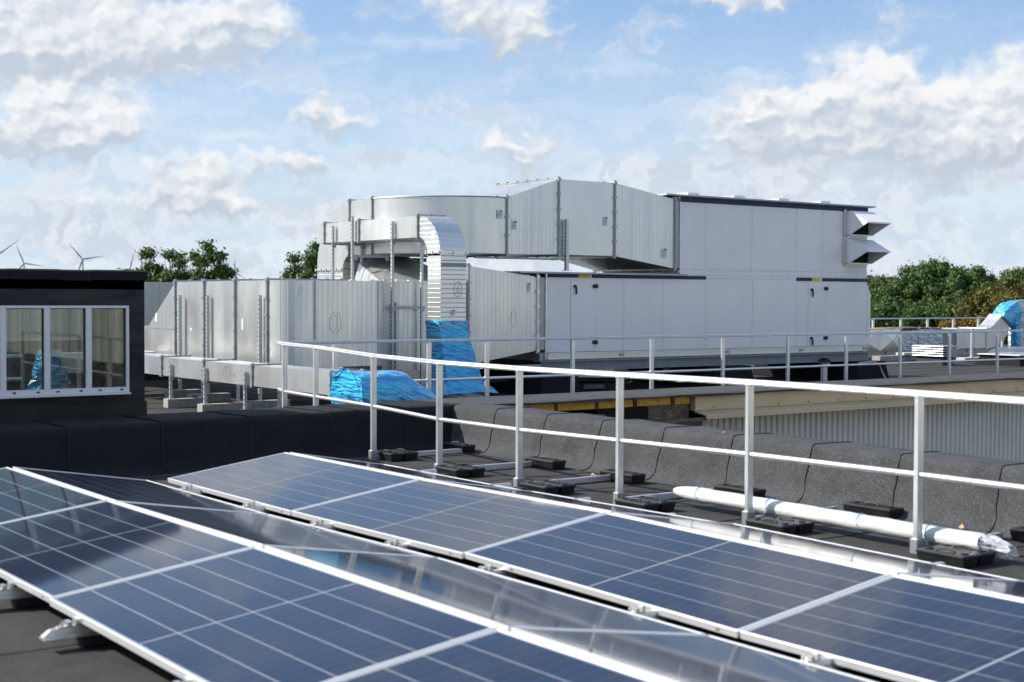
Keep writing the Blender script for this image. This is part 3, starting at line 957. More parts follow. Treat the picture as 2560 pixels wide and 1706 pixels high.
# small litter
tag(build('stick', MB().bar((8.50, 8.25, 0.03), (8.68, 8.18, 0.03), 0.02, 0.02), 'paper', None, (8.6, 8.2, 0)), 'white offcut stick on the felt beside a ballast box', 'offcut')
tag(build('dry_leaf', MB().add([(8.66, 10.68, .012), (8.68, 10.67, .035), (8.685, 10.62, .015), (8.66, 10.63, .02)], [(0, 1, 2, 3)]), 'dry_leaf', None, (8.67, 10.65, 0)), 'dry brown leaf on the felt at the foot of the sunlit parapet', 'leaf')
tag(build('dry_leaf', MB().add([(8.88, 6.60, .03), (8.905, 6.585, .055), (8.89, 6.555, .035), (8.875, 6.565, .025)], [(0, 1, 2, 3)]), 'dry_leaf', None, (8.9, 6.57, 0)), 'pale dry leaf caught at the parapet foot right of the last post', 'leaf')
tag(build('dry_leaf', MB().add([(9.3, 9.54, .487), (9.32, 9.53, .494), (9.33, 9.515, .490), (9.31, 9.52, .487)], [(0, 1, 2, 3)]), 'dry_leaf', None, (9.3, 9.5, 0.48)), 'small yellow leaf on top of the sunlit parapet', 'leaf')

# ================================================================== WINDOW BOX (left)
wb = thing('roof_window_box', 'black felt-clad roof box with a white-framed three-pane window, at the left', 'rooflight', (4.5, 15.5, 0))
X0, X1, Y0, Y1 = 0.8, 5.68, 14.52, 15.75
WX0, WX1, WZ0, WZ1 = 2.7, 5.50, 0.72, 1.63
s = MB()
s.box(WX1, X1, Y0, Y0 + 0.18, 0, 1.90); s.box(X0, WX0, Y0, Y0 + 0.18, 0, 1.90)
s.box(WX0, WX1, Y0, Y0 + 0.18, 0, WZ0); s.box(WX0, WX1, Y0, Y0 + 0.18, WZ1, 1.90)
build('front_wall', s, 'bitumen_coat', wb)
s = MB(); s.box(X1 - 0.18, X1, Y0 + 0.18, Y1, 0, WZ0); s.box(X1 - 0.18, X1, Y0 + 0.18, Y1, WZ1, 1.90); s.box(X1 - 0.18, X1, Y1 - 0.1, Y1, WZ0, WZ1)
build('side_wall', s, 'bitumen_coat', wb)
build('pane', box(X1 - 0.1, X1 - 0.094, Y0 + 0.18, Y1 - 0.1, WZ0, WZ1), 'window_glass', wb)
build('side_wall', box(X0, X0 + 0.18, Y0 + 0.18, Y1, 0, 1.90), 'bitumen_coat', wb)
s = MB()
s.box(X0 + 0.18, X1 - 0.18, Y1 - 0.15, Y1, 0, 0.50); s.box(X0 + 0.18, X1 - 0.18, Y1 - 0.15, Y1, 1.66, 1.90)
build('back_wall', s, 'bitumen_coat', wb)
build('roof_slab', box(X0, X1, Y0, Y1, 1.80, 1.93), 'felt_black', wb)
build('skirt_felt', MB().prism([(X0, Y0 - 0.012, 0.62), (X0, Y0 - 0.016, 0.3), (X0, Y0 - 0.02, 0.02), (X0, Y0 - 0.001, 0.02), (X0, Y0 - 0.001, 0.62)], (X1 - X0 + 0.02, 0, 0)), 'bitumen_coat', wb)
cuts = [X0 - 0.02, 2.4, 3.4, 4.26, 4.79, 5.12, X1 + 0.02]
for i in range(6):
    a, c = cuts[i], cuts[i + 1]
    s = MB(); l = 0.004 * (i % 2)
    s.loft([[(x, Y0 - 0.022 - l, 1.895 - 0.01 * (i == 4)), (x, Y0 - 0.022 - l, 1.985 + l), (x, Y0 + 0.02, 2.0 + l), (x, Y0 + 0.3, 2.0 + l), (x, Y0 + 0.3, 1.93), (x, Y0 - 0.002, 1.93), (x, Y0 - 0.002, 1.895)] for x in (a, c)])
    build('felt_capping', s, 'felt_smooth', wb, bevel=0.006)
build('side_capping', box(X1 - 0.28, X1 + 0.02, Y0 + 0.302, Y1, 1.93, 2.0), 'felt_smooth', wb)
wf = MB()
fy0, fy1 = Y0 - 0.035, Y0 + 0.06
mull = [(4.61, 4.67), (5.04, 5.10), (4.17, 4.23)]
wf.box(WX0, WX1, fy0, fy1, WZ1 - 0.028, WZ1, 0.003); wf.box(WX0, WX1, fy0, fy1, WZ0, WZ0 + 0.055, 0.003)
wf.box(WX1 - 0.030, WX1, fy0, fy1, WZ0 + 0.055, WZ1 - 0.028, 0.003); wf.box(WX0, WX0 + 0.03, fy0, fy1, WZ0 + 0.055, WZ1 - 0.028, 0.003)
for a, c in mull + [(3.6, 3.66)]:
    wf.box(a, c, fy0, fy1, WZ0 + 0.055, WZ1 - 0.028, 0.003)
win = build('window_frame', wf, 'white_frame', wb)
build('sill', box(WX0 - 0.01, WX1 + 0.012, Y0 - 0.055, Y0 + 0.0, WZ0 - 0.022, WZ0 - 0.002, 0.003), 'white_frame', win)
for a, c in ((2.73, 3.6), (3.66, 4.17), (4.23, 4.61), (4.67, 5.04), (5.10, 5.47)):
    build('pane', box(a, c, Y0 + 0.012, Y0 + 0.018, WZ0 + 0.055, WZ1 - 0.028), 'window_glass', win)
    gk = MB()
    gk.box(c - 0.008, c, fy0 + 0.03, Y0 + 0.011, WZ0 + 0.055, WZ1 - 0.028); gk.box(a, c - 0.008, fy0 + 0.03, Y0 + 0.011, WZ1 - 0.036, WZ1 - 0.028)
    build('gasket', gk, 'black', win)
for x in (4.29, 4.53, 4.73, 4.97, 5.17, 5.40):
    build('drain_cap', box(x, x + 0.03, fy0 - 0.004, fy0, WZ0 + 0.022, WZ0 + 0.038), 'black', win)
build('pane', box(X0 + 0.18, X1 - 0.18, Y1 - 0.08, Y1 - 0.074, 0.50, 1.66), 'window_glass', wb)
build('inner_floor', box(X0 + .18, X1 - .18, Y0 + .18, Y1 - .15, 0.2, 0.45), 'felt_black', wb)

# ================================================================== AIR HANDLING UNIT
ah = thing('air_handling_unit', 'large white two-storey air handling unit with rain hoods, on steel beams', 'air handling unit', (19.8, 21.7, 0.6))
FY = 20.40                                     # front plane
# carcasses
build('lower_casing', box(15.53, 24.17, FY + 0.012, FY + 2.5, 0.745, 2.14), 'white_frame', ah)
build('upper_casing', box(18.78, 24.17, FY + 0.012, FY + 2.5, 2.14, 3.70), 'white_frame', ah)


def panel(x0, x1, z0, z1, name='panel', off=0.0, parent=ah):
    return build(name, box(x0 + 0.004, x1 - 0.004, FY - off, FY + 0.012, z0 + 0.003, z1 - 0.003, 0.003), 'white_sheet', parent)


ls = [15.52, 16.06, 16.64, 17.33, 18.30, 19.44, 20.72, 22.00, 22.35, 22.89, 24.20]
for i in range(len(ls) - 1):
    if i == 1 or i == 8:
        d = panel(ls[i], ls[i + 1], 0.755, 2.105, 'door', 0.006)
        xh = ls[i] + (0.085 if i == 1 else 0.085)
        for zz in ((1.95,) if i == 1 else (1.93, 0.92)):
            s = MB()
            s.tube([(xh, FY - 0.006, zz), (xh, FY - 0.045, zz)], 0.026, 10)
            s.loft([[(xh - 0.016, FY - 0.05, zz + 0.02), (xh + 0.016, FY - 0.05, zz + 0.02), (xh + 0.016, FY - 0.03, zz + 0.02), (xh - 0.016, FY - 0.03, zz + 0.02)],
                    [(xh + 0.004, FY - 0.055, zz - 0.06), (xh + 0.034, FY - 0.055, zz - 0.06), (xh + 0.034, FY - 0.03, zz - 0.06), (xh + 0.004, FY - 0.03, zz - 0.06)],
                    [(xh + 0.006, FY - 0.05, zz - 0.15), (xh + 0.03, FY - 0.05, zz - 0.15), (xh + 0.03, FY - 0.03, zz - 0.15), (xh + 0.006, FY - 0.03, zz - 0.15)]])
            build('handle', s, 'black_plastic', d)
        xg = ls[i + 1]
        for zz in (1.955, 0.92):
            s = MB()
            s.box(xg - 0.07, xg + 0.05, FY - 0.032, FY - 0.0062, zz - 0.032, zz + 0.032, 0.004)
            s.tube([(xg - 0.012, FY - 0.034, zz - 0.04), (xg - 0.012, FY - 0.034, zz + 0.04)], 0.012, 8)
            build('hinge', s, 'black_plastic', d)
    else:
        panel(ls[i], ls[i + 1], 0.745, 2.105 if (i < 5 or i > 6) else 2.128)
us = [18.76, 19.42, 20.69, 21.98, 22.76, 24.18]
for i in range(len(us) - 1):
    panel(us[i], us[i + 1], 2.30, 3.60)
panel(18.76, 24.18, 2.13 + 0.055, 2.298, 'joint_strip')
panel(19.44, 22.0, 2.128, 2.185, 'joint_strip')
build('eave_stripe', box(18.74, 24.19, FY - 0.006, FY + 0.012, 3.602, 3.695), 'navy', ah)
build('stripe', box(15.52, 16.23, FY - 0.006, FY + 0.012, 2.108, 2.168), 'navy', ah)
build('stripe', box(16.56, 19.43, FY - 0.006, FY + 0.012, 2.108, 2.172), 'navy', ah)
build('stripe', box(21.99, 22.46, FY - 0.006, FY + 0.012, 2.108, 2.175), 'navy', ah)
build('stripe', box(22.755, 24.19, FY - 0.006, FY + 0.012, 2.108, 2.175), 'navy', ah)
for a, c in ((16.235, 16.50), (22.465, 22.71)):
    build('warning_label', box(a, c, FY - 0.008, FY + 0.012, 2.108, 2.175), 'yellow', ah)
    build('label_end', box(c + 0.002, c + 0.045, FY - 0.007, FY + 0.012, 2.108, 2.175), 'paper', ah)
# roofs
s = MB()
s.prism([(18.30, FY - 0.10, 3.705), (18.30, FY - 0.10, 3.735), (18.30, FY + 2.6, 3.755), (18.30, FY + 2.6, 3.705)], (6.02, 0, 0))
build('roof_sheet', s, 'galv_dark', ah)
for a, c in ((19.18, 19.50), (20.44, 20.76), (21.72, 22.04), (22.99, 23.31)):
    build('roof_batten', box(a, c - 0.02, FY + 0.25, FY + 2.4, 3.742, 3.815, 0.004), 'galv', ah)
s = MB()
s.prism([(14.86, FY - 0.09, 2.172), (14.86, FY - 0.09, 2.205), (14.86, FY + 2.6, 2.225), (14.86, FY + 2.6, 2.172)], (4.0, 0, 0))
build('roof_sheet', s, 'galv_dark', ah)
# base frame with joints, end frames
for a, c in ((15.53, 17.32), (17.33, 20.05), (20.06, 22.2), (22.21, 24.18)):
    s = MB(); s.box(a, c, FY - 0.012, FY + 0.05, 0.622, 0.742); s.box(a, c, FY - 0.03, FY - 0.012, 0.722, 0.742); s.box(a, c, FY - 0.03, FY - 0.012, 0.622, 0.640)
    build('base_rail', s, 'galv', ah)
    build('lifting_lug', box(c - 0.1, c - 0.02, FY - 0.034, FY - 0.013, 0.650, 0.700), 'galv_dark', ah)
build('base_floor', box(15.4, 24.2, FY + 0.05, FY + 2.5, 0.60, 0.745), 'galv_dark', ah)
build('corner_trim', box(15.49, 15.518, FY - 0.004, FY + 0.05, 0.62, 2.17), 'aluminium', ah)
build('corner_trim', box(18.735, 18.757, FY - 0.004, FY + 0.05, 2.225, 3.70), 'aluminium', ah)
s = MB()
s.prism([(24.202, FY, 0.86), (24.31, FY, 0.90), (24.31, FY, 1.85), (24.202, FY, 2.03)], (0, 1.6, 0))
build('side_cover', s, 'white_sheet', ah)
# screw heads, one joined part
s = MB()
for x in np.arange(18.9, 24.1, 0.215):
    for zz in (2.275, 2.205):
        s.box(x, x + 0.014, FY - 0.004, FY, zz, zz + 0.014)
for x in ls + us:
    for zz in (0.95, 1.25, 1.55, 1.85, 2.5, 2.85, 3.2, 3.5):
        if (zz < 2.2) == (x in ls):
            for d in (-0.035, 0.02):
                s.box(x + d, x + d + 0.011, FY - 0.004, FY, zz, zz + 0.011)
build('screws', s, 'galv_dark', ah)['kind'] = 'stuff'


def hood(z0, z1, nm_):
    xa, xb = 23.45, 24.16
    dn = 0.62
    fr0 = MB(); fr0.box(xa - 0.05, xa - 0.005, FY - 0.05, FY - 0.012, z0 - 0.02, z1 + 0.03); fr0.box(xa - 0.005, xb, FY - 0.045, FY - 0.012, z0 - 0.05, z0 - 0.018)
    s = MB()
    A0 = [(FY - 0.012, z1), (FY - 0.16, z1), (FY - dn, z1 - 0.245), (FY - dn, z1 - 0.272), (FY - 0.13, z0), (FY - 0.012, z0)]
    for x in (xa, xb - 0.012):
        s.prism([(x, y, z) for y, z in A0], (0.012, 0, 0))
    # top and sloping front, bottom return
    for (p, q) in ((A0[0], A0[1]), (A0[1], A0[2])):
        s.hexa([(xa, p[0], p[1] - 0.010), (xb, p[0], p[1] - 0.010), (xb, q[0], q[1] - 0.010), (xa, q[0], q[1] - 0.010), (xa - 0.004, p[0], p[1] + 0.003), (xb + 0.004, p[0], p[1] + 0.003), (xb + 0.004, q[0], q[1] + 0.003), (xa - 0.004, q[0], q[1] + 0.003)])
    h = build('rain_hood', s, 'white_sheet', ah)
    build('mounting_frame', fr0, 'galv', h)
    lip = MB()
    lip.bar((xa + 0.006, FY - dn, z1 - 0.262), (xb + 0.02, FY - dn, z1 - 0.262), 0.03, 0.024)
    lip.bar((xa + 0.006, FY - dn, z1 - 0.262), (xa + 0.006, FY - 0.13, z0 - 0.004), 0.014, 0.016)
    lip.bar((xb + 0.008, FY - dn, z1 - 0.262), (xb + 0.008, FY - 0.13, z0 - 0.004), 0.014, 0.016)
    lip.bar((xa, FY - 0.13, z0 - 0.004), (xb, FY - 0.13, z0 - 0.004), 0.03, 0.022)
    build('lip', lip, 'galv', h)
    build('louvre_mouth', box(xa + 0.013, xb - 0.013, FY - 0.05, FY - 0.0135, z0 + 0.003, z1 - 0.02), 'dark_void', h)


hood(3.10, 3.60, '')
hood(2.50, 3.00, '')

# steel beams and black plinths
for y, lab in ((FY - 0.04, 'near steel beam under the white air unit, long grey I-section'), (FY + 2.2, 'far steel beam under the white air unit, long grey I-section')):
    s = MB()
    s.box(15.28, 24.22, y - 0.11, y + 0.11, 0.585, 0.603); s.box(15.36, 24.2, y - 0.10, y + 0.10, 0.418, 0.434); s.box(15.36, 24.2, y - 0.005, y + 0.005, 0.434, 0.585)
    tag(build('steel_beam', s, 'galv_beam', None, (19.8, y, 0.4)), lab, 'steel beam', 'steel beams under the air unit')
for (a, c, lab) in ((15.10, 15.95, 'tapered black felt-covered plinth under the left end of the steel beam'), (19.30, 20.35, 'tapered black felt-covered plinth under the middle of the steel beam'), (23.45, 24.40, 'tapered black felt-covered plinth under the right end of the steel beam')):
    s = MB()
    y0, y1 = 20.0, 23.0
    s.loft([[(a - 0.06, y0 - 0.05, 0), (c + 0.03, y0 - 0.05, 0), (c + 0.03, y1 + 0.05, 0), (a - 0.06, y1 + 0.05, 0)], [(a + 0.05, y0 + 0.02, 0.414), (c - 0.03, y0 + 0.02, 0.414), (c - 0.03, y1, 0.414), (a + 0.05, y1, 0.414)]])
    tag(build('plinth', s, 'felt_black', None, ((a + c) / 2, y0, 0), bevel=0.02), lab, 'plinth', 'black plinths under the air unit')

# ================================================================== DUCTS


def flange_x(mb, x, y0, y1, z0, z1, w=0.034, t=0.03):
    """flange frame in a plane x = const"""
    mb.box(x - w / 2, x + w / 2, y0 - t, y0 - 0.001, z0 - t, z1 + t); mb.box(x - w / 2, x + w / 2, y1 + 0.001, y1 + t, z0 - t, z1 + t)
    mb.box(x - w / 2, x + w / 2, y0 - 0.001, y1 + 0.001, z1 + 0.001, z1 + t); mb.box(x - w / 2, x + w / 2, y0 - 0.001, y1 + 0.001, z0 - t, z0 - 0.001)
    mb.box(x - 0.006, x + 0.006, y0 - t - 0.006, y0 - t, z0 - t, z1 + t)
    n = max(2, int((z1 - z0) / 0.26))
    for i in range(n + 1):
        z = z0 + (z1 - z0) * i / n
        mb.box(x - 0.032, x + 0.032, y0 - t - 0.014, y0 - t - 0.002, z - 0.018, z + 0.018)
    n = max(2, int((y1 - y0) / 0.28))
    for i in range(n + 1):
        y = y0 + (y1 - y0) * i / n
        mb.box(x - 0.03, x + 0.03, y - 0.018, y + 0.018, z1 + t + 0.001, z1 + t + 0.016); mb.box(x - 0.03, x + 0.03, y - 0.018, y + 0.018, z0 - t - 0.016, z0 - t - 0.001)


def flange_y(mb, y, x0, x1, z0, z1, w=0.034, t=0.028):
    mb.box(x0 - t, x0 - 0.001, y - w / 2, y + w / 2, z0 - t, z1 + t); mb.box(x1 + 0.001, x1 + t, y - w / 2, y + w / 2, z0 - t, z1 + t)
    mb.box(x0 - 0.001, x1 + 0.001, y - w / 2, y + w / 2, z1 + 0.001, z1 + t); mb.box(x0 - 0.001, x1 + 0.001, y - w / 2, y + w / 2, z0 - t, z0 - 0.001)
    n = max(2, int((z1 - z0) / 0.26))
    for i in range(n + 1):
        z = z0 + (z1 - z0) * i / n
        mb.box(x0 - t - 0.012, x0 - t - 0.001, y - 0.03, y + 0.03, z - 0.015, z + 0.015)
    n = max(2, int((x1 - x0) / 0.22))
    for i in range(n + 1):
        x = x0 + (x1 - x0) * i / n
        mb.box(x - 0.015, x + 0.015, y - 0.03, y + 0.03, z1 + t + 0.001, z1 + t + 0.014)


def flange_z(mb, z, x0, x1, y0, y1, w=0.036, t=0.028):
    mb.box(x0 - t, x0 - 0.001, y0 - t, y1 + t, z - w / 2, z + w / 2); mb.box(x1 + 0.001, x1 + t, y0 - t, y1 + t, z - w / 2, z + w / 2)
    mb.box(x0 - 0.001, x1 + 0.001, y0 - t, y0 - 0.001, z - w / 2, z + w / 2); mb.box(x0 - 0.001, x1 + 0.001, y1 + 0.001, y1 + t, z - w / 2, z + w / 2)
    n = max(2, int((x1 - x0) / 0.2))
    for i in range(n + 1):
        x = x0 + (x1 - x0) * i / n
        mb.box(x - 0.016, x + 0.016, y0 - t - 0.014, y0 - t - 0.001, z - 0.03, z + 0.03)
    n = max(2, int((y1 - y0) / 0.2))
    for i in range(n + 1):
        y = y0 + (y1 - y0) * i / n
        mb.box(x0 - t - 0.014, x0 - t - 0.001, y - 0.016, y + 0.016, z - 0.03, z + 0.03)


def sec(parent, mb, m, name='duct_section'):
    return build(name, mb, m, parent)


def taper_x(xa, ra, xb, rb):
    """section between two rectangles (y0,y1,z0,z1) at xa and xb"""
    q = lambda x, r_: [(x, r_[0], r_[2]), (x, r_[1], r_[2]), (x, r_[1], r_[3]), (x, r_[0], r_[3])]
    return MB().loft([q(xa, ra), q(xb, rb)])


def sticker(parent, x, y, z, w=0.12, h=0.15, tilt=0.0, plain=False, face='y'):
    s = MB()
    c, si = math.cos(tilt), math.sin(tilt)
    def pt(a, b_, d):
        a, b_ = a * c - b_ * si, a * si + b_ * c
        return (x + a, y - d, z + b_) if face == 'y' else (x - d, y - a, z + b_)
    s.add([pt(-w / 2, -h / 2, .003), pt(w / 2, -h / 2, .003), pt(w / 2, h / 2, .003), pt(-w / 2, h / 2, .003)], [(0, 1, 2, 3)])
    st_ = build('sticker', s, 'paper', parent)
    if not plain:
        k = MB()
        for i in range(5):
            a0 = -w * 0.42; a1 = w * (0.1 + 0.3 * ((i * 37) % 5) / 5); b0 = -h * 0.38 + i * h * 0.15
            k.add([pt(a0, b0, .005), pt(a1, b0, .005), pt(a1, b0 + h * 0.06, .005), pt(a0, b0 + h * 0.06, .005)], [(0, 1, 2, 3)])
        k.add([pt(w * .05, h * .22, .005), pt(w * .42, h * .22, .005), pt(w * .42, h * .42, .005), pt(w * .05, h * .42, .005)], [(0, 1, 2, 3)])
        build('print', k, 'pen_grey', st_)


def stroke(parent, pts, face, m='pen_red', w=0.010):
    """felt-pen line: pts in (a, z) on plane given by face=('y', y) or ('x', x)"""
    s = MB()
    P = [Vector((p[0], p[1])) for p in pts]
    for i in range(len(P) - 1):
        d = (P[i + 1] - P[i]).normalized(); nrm = Vector((-d.y, d.x)) * w / 2
        e = d * w * 0.3
        q = [P[i] - e - nrm, P[i + 1] + e - nrm, P[i + 1] + e + nrm, P[i] - e + nrm]
        if face[0] == 'y':
            s.add([(v.x, face[1], v.y) for v in q], [(0, 1, 2, 3)])
        else:
            s.add([(face[1], v.x, v.y) for v in q], [(0, 1, 2, 3)])
    return build('pen_mark', s, m, parent)


def ell(cx, cz, a, b_, n=22, rot=0.0):
    o = []
    for i in range(n + 1):
        t_ = 2 * math.pi * i / n
        x, z = a * math.cos(t_), b_ * math.sin(t_)
        o.append((cx + x * math.cos(rot) - z * math.sin(rot), cz + x * math.sin(rot) + z * math.cos(rot)))
    return o


# ---- upper duct: from the upper casing, bend, then down behind
ud = thing('ventilation_duct', 'big upper galvanised duct leaving the upper casing, curving back and dropping down', 'duct', (15, 21, 2.5))
yb = 22.30
fl = MB()
F1 = (FY, FY + 2.45, 2.31, 3.64)
F2 = (FY, yb, 2.52, 3.88)
F4 = (FY, FY + 1.26, 2.50, 3.50)
sec(ud, taper_x(18.60, F1, 17.09, F2), 'galv_rib_x')
sec(ud, taper_x(17.09, F2, 15.77, F2), 'galv')
sec(ud, taper_x(15.77, F2, 14.62, F4), 'galv_rib_x')
build('collar', box(18.60, 18.76, FY + 0.02, FY + 2.4, 2.33, 3.62), 'galv_dark', ud)
for x, rc in ((18.60, F1), (17.09, F2), (15.77, F2), (14.62, F4)):
    s = MB(); flange_x(s, x, *rc); build('flange', s, 'galv_dark', ud)  # darker metal puts the unlit flange sides into the colour
cx, cy, Ro, Ri = 14.62, 22.12, 1.72, 0.46
s = MB(); ring = []
for i in range(21):
    a = rad(90 * i / 20)
    po = (cx - Ro * math.sin(a), cy - Ro * math.cos(a)); pi_ = (cx - Ri * math.sin(a), cy - Ri * math.cos(a))
    ring.append([(po[0], po[1], 2.5), (pi_[0], pi_[1], 2.5), (pi_[0], pi_[1], 3.5), (po[0], po[1], 3.5)])
s.loft(ring)
for i in range(len(s.smooth)):
    s.smooth[i] = (i % 4 in (1, 3)) and i < 80
el_ = build('duct_bend', s, 'galv_bend', ud)
s = MB()
for zz in (2.502, 3.498):
    s.tube([(cx - (Ro + 0.004) * math.sin(rad(4.5 * i)), cy - (Ro + 0.004) * math.cos(rad(4.5 * i)), zz) for i in range(21)], 0.012, 6)
build('seam_bead', s, 'galv_dark', ud)
xs0, xs1 = 12.90, 14.16
sec(ud, MB().box(xs0, xs1, 22.12, 22.95, 2.5, 3.5), 'galv_rib_y')
for y in (22.12, 22.95):
    s = MB(); flange_y(s, y, xs0, xs1, 2.5, 3.5); build('flange', s, 'galv_dark', ud)  # unlit sides painted in by the darker metal here too
s = MB(); ring = []
for i in range(17):
    a = rad(90 * i / 16)
    ring.append([(xs0, 22.95 + 1.25 * math.sin(a), 2.25 + 1.25 * math.cos(a)), (xs1, 22.95 + 1.25 * math.sin(a), 2.25 + 1.25 * math.cos(a)),
                 (xs1, 22.95 + 0.25 * math.sin(a), 2.25 + 0.25 * math.cos(a)), (xs0, 22.95 + 0.25 * math.sin(a), 2.25 + 0.25 * math.cos(a))])
s.loft(ring)
for i in range(len(s.smooth)):
    s.smooth[i] = (i % 4 in (0, 2)) and i < 64
build('duct_bend', s, 'galv_rib_y', ud)
s = MB(); flange_z(s, 2.25, xs0, xs1, 23.2, 24.2); build('flange', s, 'galv', ud)
sec(ud, MB().box(xs0, xs1, 23.2, 24.2, 0.0, 2.25), 'galv_rib_z')
sticker(ud, 18.33, FY, 2.60, 0.16, 0.20, 0.1); sticker(ud, 16.86, FY, 3.16, 0.12, 0.18); sticker(ud, 14.78, FY, 3.02, 0.13, 0.17); sticker(ud, 14.47, FY, 3.20, 0.12, 0.15)
build('damper_actuator', box(14.0, 14.35, 22.6, 22.8, 2.40, 2.47), 'green_plastic', ud)

# ---- lower duct: along the deck from the lower casing to behind the window box
ld = thing('ventilation_duct', 'long lower galvanised duct standing on the deck, from the white unit to the window box', 'duct', (11, 21, 0.3))
D = (FY, 22.4, 0.32, 1.98)
sec(ld, taper_x(15.30, (FY, FY + 2.3, 0.79, 2.11), 13.80, (FY - 0.01, FY + 2.4, 0.57, 2.28)), 'galv_rib_x')
build('collar', box(15.31, 15.50, FY + 0.02, FY + 2.2, 0.80, 2.10), 'galv_dark', ld)
s = MB(); flange_x(s, 15.30, FY, FY + 2.3, 0.79, 2.11); build('flange', s, 'galv', ld)
s = MB(); flange_x(s, 13.80, FY - 0.01, FY + 2.4, 0.57, 2.28); build('flange', s, 'galv_dark', ld)
# stretch with a rising top behind the slim duct
s = MB()
s.hexa([(12.2, FY + .2, 0.50), (13.78, FY + .05, 0.50), (13.78, 22.8, 0.5), (12.2, 22.4, 0.5), (12.2, FY + .2, 1.98), (13.78, FY + .05, 2.0), (13.78, 22.9, 2.62), (12.9, 22.6, 2.35)])
sec(ld, s, 'galv_rib_x', 'duct_transition')
s = MB(); s.box(11.9, 13.7, FY + 0.13, FY + 0.16, 1.987, 2.012)
for x in np.arange(11.95, 13.6, 0.24):
    s.box(x, x + 0.04, FY + 0.12, FY + 0.16, 2.013, 2.030)
build('top_flange', s, 'galv', ld)
# shallow S-bend forward, straight stretch, bend towards the back, straight run along the deck
DZ0, DZ1, YF, XS = 0.66, 1.985, 19.30, 9.72
s = MB(); ring = []
for i in range(17):
    k = i / 16
    x = 11.36 + 0.84 * k; y = YF + (FY + 0.2 - YF) * (k * k * (3 - 2 * k))
    ring.append([(x, y, DZ0), (x, 22.2, DZ0), (x, 22.2, DZ1), (x, y, DZ1)])
s.loft(ring)
for i in range(len(s.smooth)):
    s.smooth[i] = (i % 4 == 3) and i < 64
build('duct_bend', s, 'galv_bend_rib', ld)
sec(ld, MB().box(10.25, 11.358, YF, 21.2, DZ0, DZ1), 'galv_rib_x')
s = MB(); ring = []
cx, cy, Ro, Ri = 10.25, 19.83, 0.53, 0.10
for i in range(15):
    a = rad(90 * i / 14)
    ring.append([(cx - Ro * math.sin(a), cy - Ro * math.cos(a), DZ0), (cx + 0.6 - Ri * math.sin(a), cy + 0.8 - Ri * math.cos(a), DZ0), (cx + 0.6 - Ri * math.sin(a), cy + 0.8 - Ri * math.cos(a), DZ1), (cx - Ro * math.sin(a), cy - Ro * math.cos(a), DZ1)])
s.loft(ring)
for i in range(len(s.smooth)):
    s.smooth[i] = (i % 4 == 3) and i < 56
build('duct_bend', s, 'galv_bend_rib', ld)
YJ = [19.83, 20.98, 22.18, 23.40]
for i, m_ in enumerate(('galv', 'galv', 'galv_rib_y')):
    sec(ld, MB().box(XS, 11.0, YJ[i] + 0.001, YJ[i + 1] - 0.001, DZ0, DZ1), m_)
for y in YJ:
    s = MB(); flange_y(s, y, XS, 11.0, DZ0, DZ1, 0.04, 0.032); build('flange', s, 'galv_dark', ld)
s = MB(); s.box(10.235, 10.262, YF - 0.012, YF - 0.001, DZ0, DZ1 + 0.004); s.box(11.35, 11.37, YF - 0.008, YF - 0.001, DZ0, DZ1 + 0.004)
build('standing_seam', s, 'galv_dark', ld)['kind'] = 'stuff'
s = MB(); s.prism([(XS, 23.41, DZ1), (XS, 23.41, 1.16), (XS, 24.72, 1.16)], (1.28, 0, 0)); sec(ld, s, 'galv_rib_y', 'duct_transition')
sec(ld, MB().box(XS, 11.0, 23.41, 27.0, DZ0 + 0.04, 1.155), 'galv_rib_y')
sticker(ld, 10.02, YF + 0.04, 1.83, 0.10, 0.13, -0.35, True); sticker(ld, XS, 20.72, 1.30, 0.06, 0.17, 0, True, 'x'); sticker(ld, XS, 24.28, 1.36, 0.09, 0.15, -0.2, True, 'x'); sticker(ld, 15.10, FY, 1.92, 0.10, 0.18)
sticker(ld, XS, 22.75, 1.18, 0.06, 0.06, 0.5, True, 'x')
yl = FY - 0.004
stroke(ld, ell(14.72, 1.36, 0.11, 0.165), ('y', yl), 'pen_grey', 0.005); stroke(ld, [(14.66, 1.30), (14.70, 1.42), (14.73, 1.48), (14.725, 1.25)], ('y', yl - .001), 'pen_grey', 0.006)
yk = YF - 0.004
stroke(ld, ell(10.60, 1.34, 0.10, 0.165), ('y', yk), 'pen_grey', 0.005); stroke(ld, [(10.57, 1.42), (10.61, 1.45), (10.635, 1.41), (10.61, 1.36), (10.64, 1.31), (10.625, 1.25), (10.58, 1.24)], ('y', yk - .001), 'pen_grey', 0.005)
stroke(ld, ell(22.76, 1.56, 0.12, 0.13), ('x', XS - .004), 'pen_red', 0.007); stroke(ld, [(22.80, 1.62), (22.74, 1.63), (22.72, 1.58), (22.76, 1.55), (22.71, 1.52), (22.78, 1.47)], ('x', XS - .005), 'pen_red', 0.007)
stroke(ld, [(14.30, 1.78), (14.55, 1.77)], ('y', yl), 'pen_grey', 0.030); stroke(ld, [(14.27, 1.02), (14.5, 1.01)], ('y', yl), 'pen_grey', 0.026)

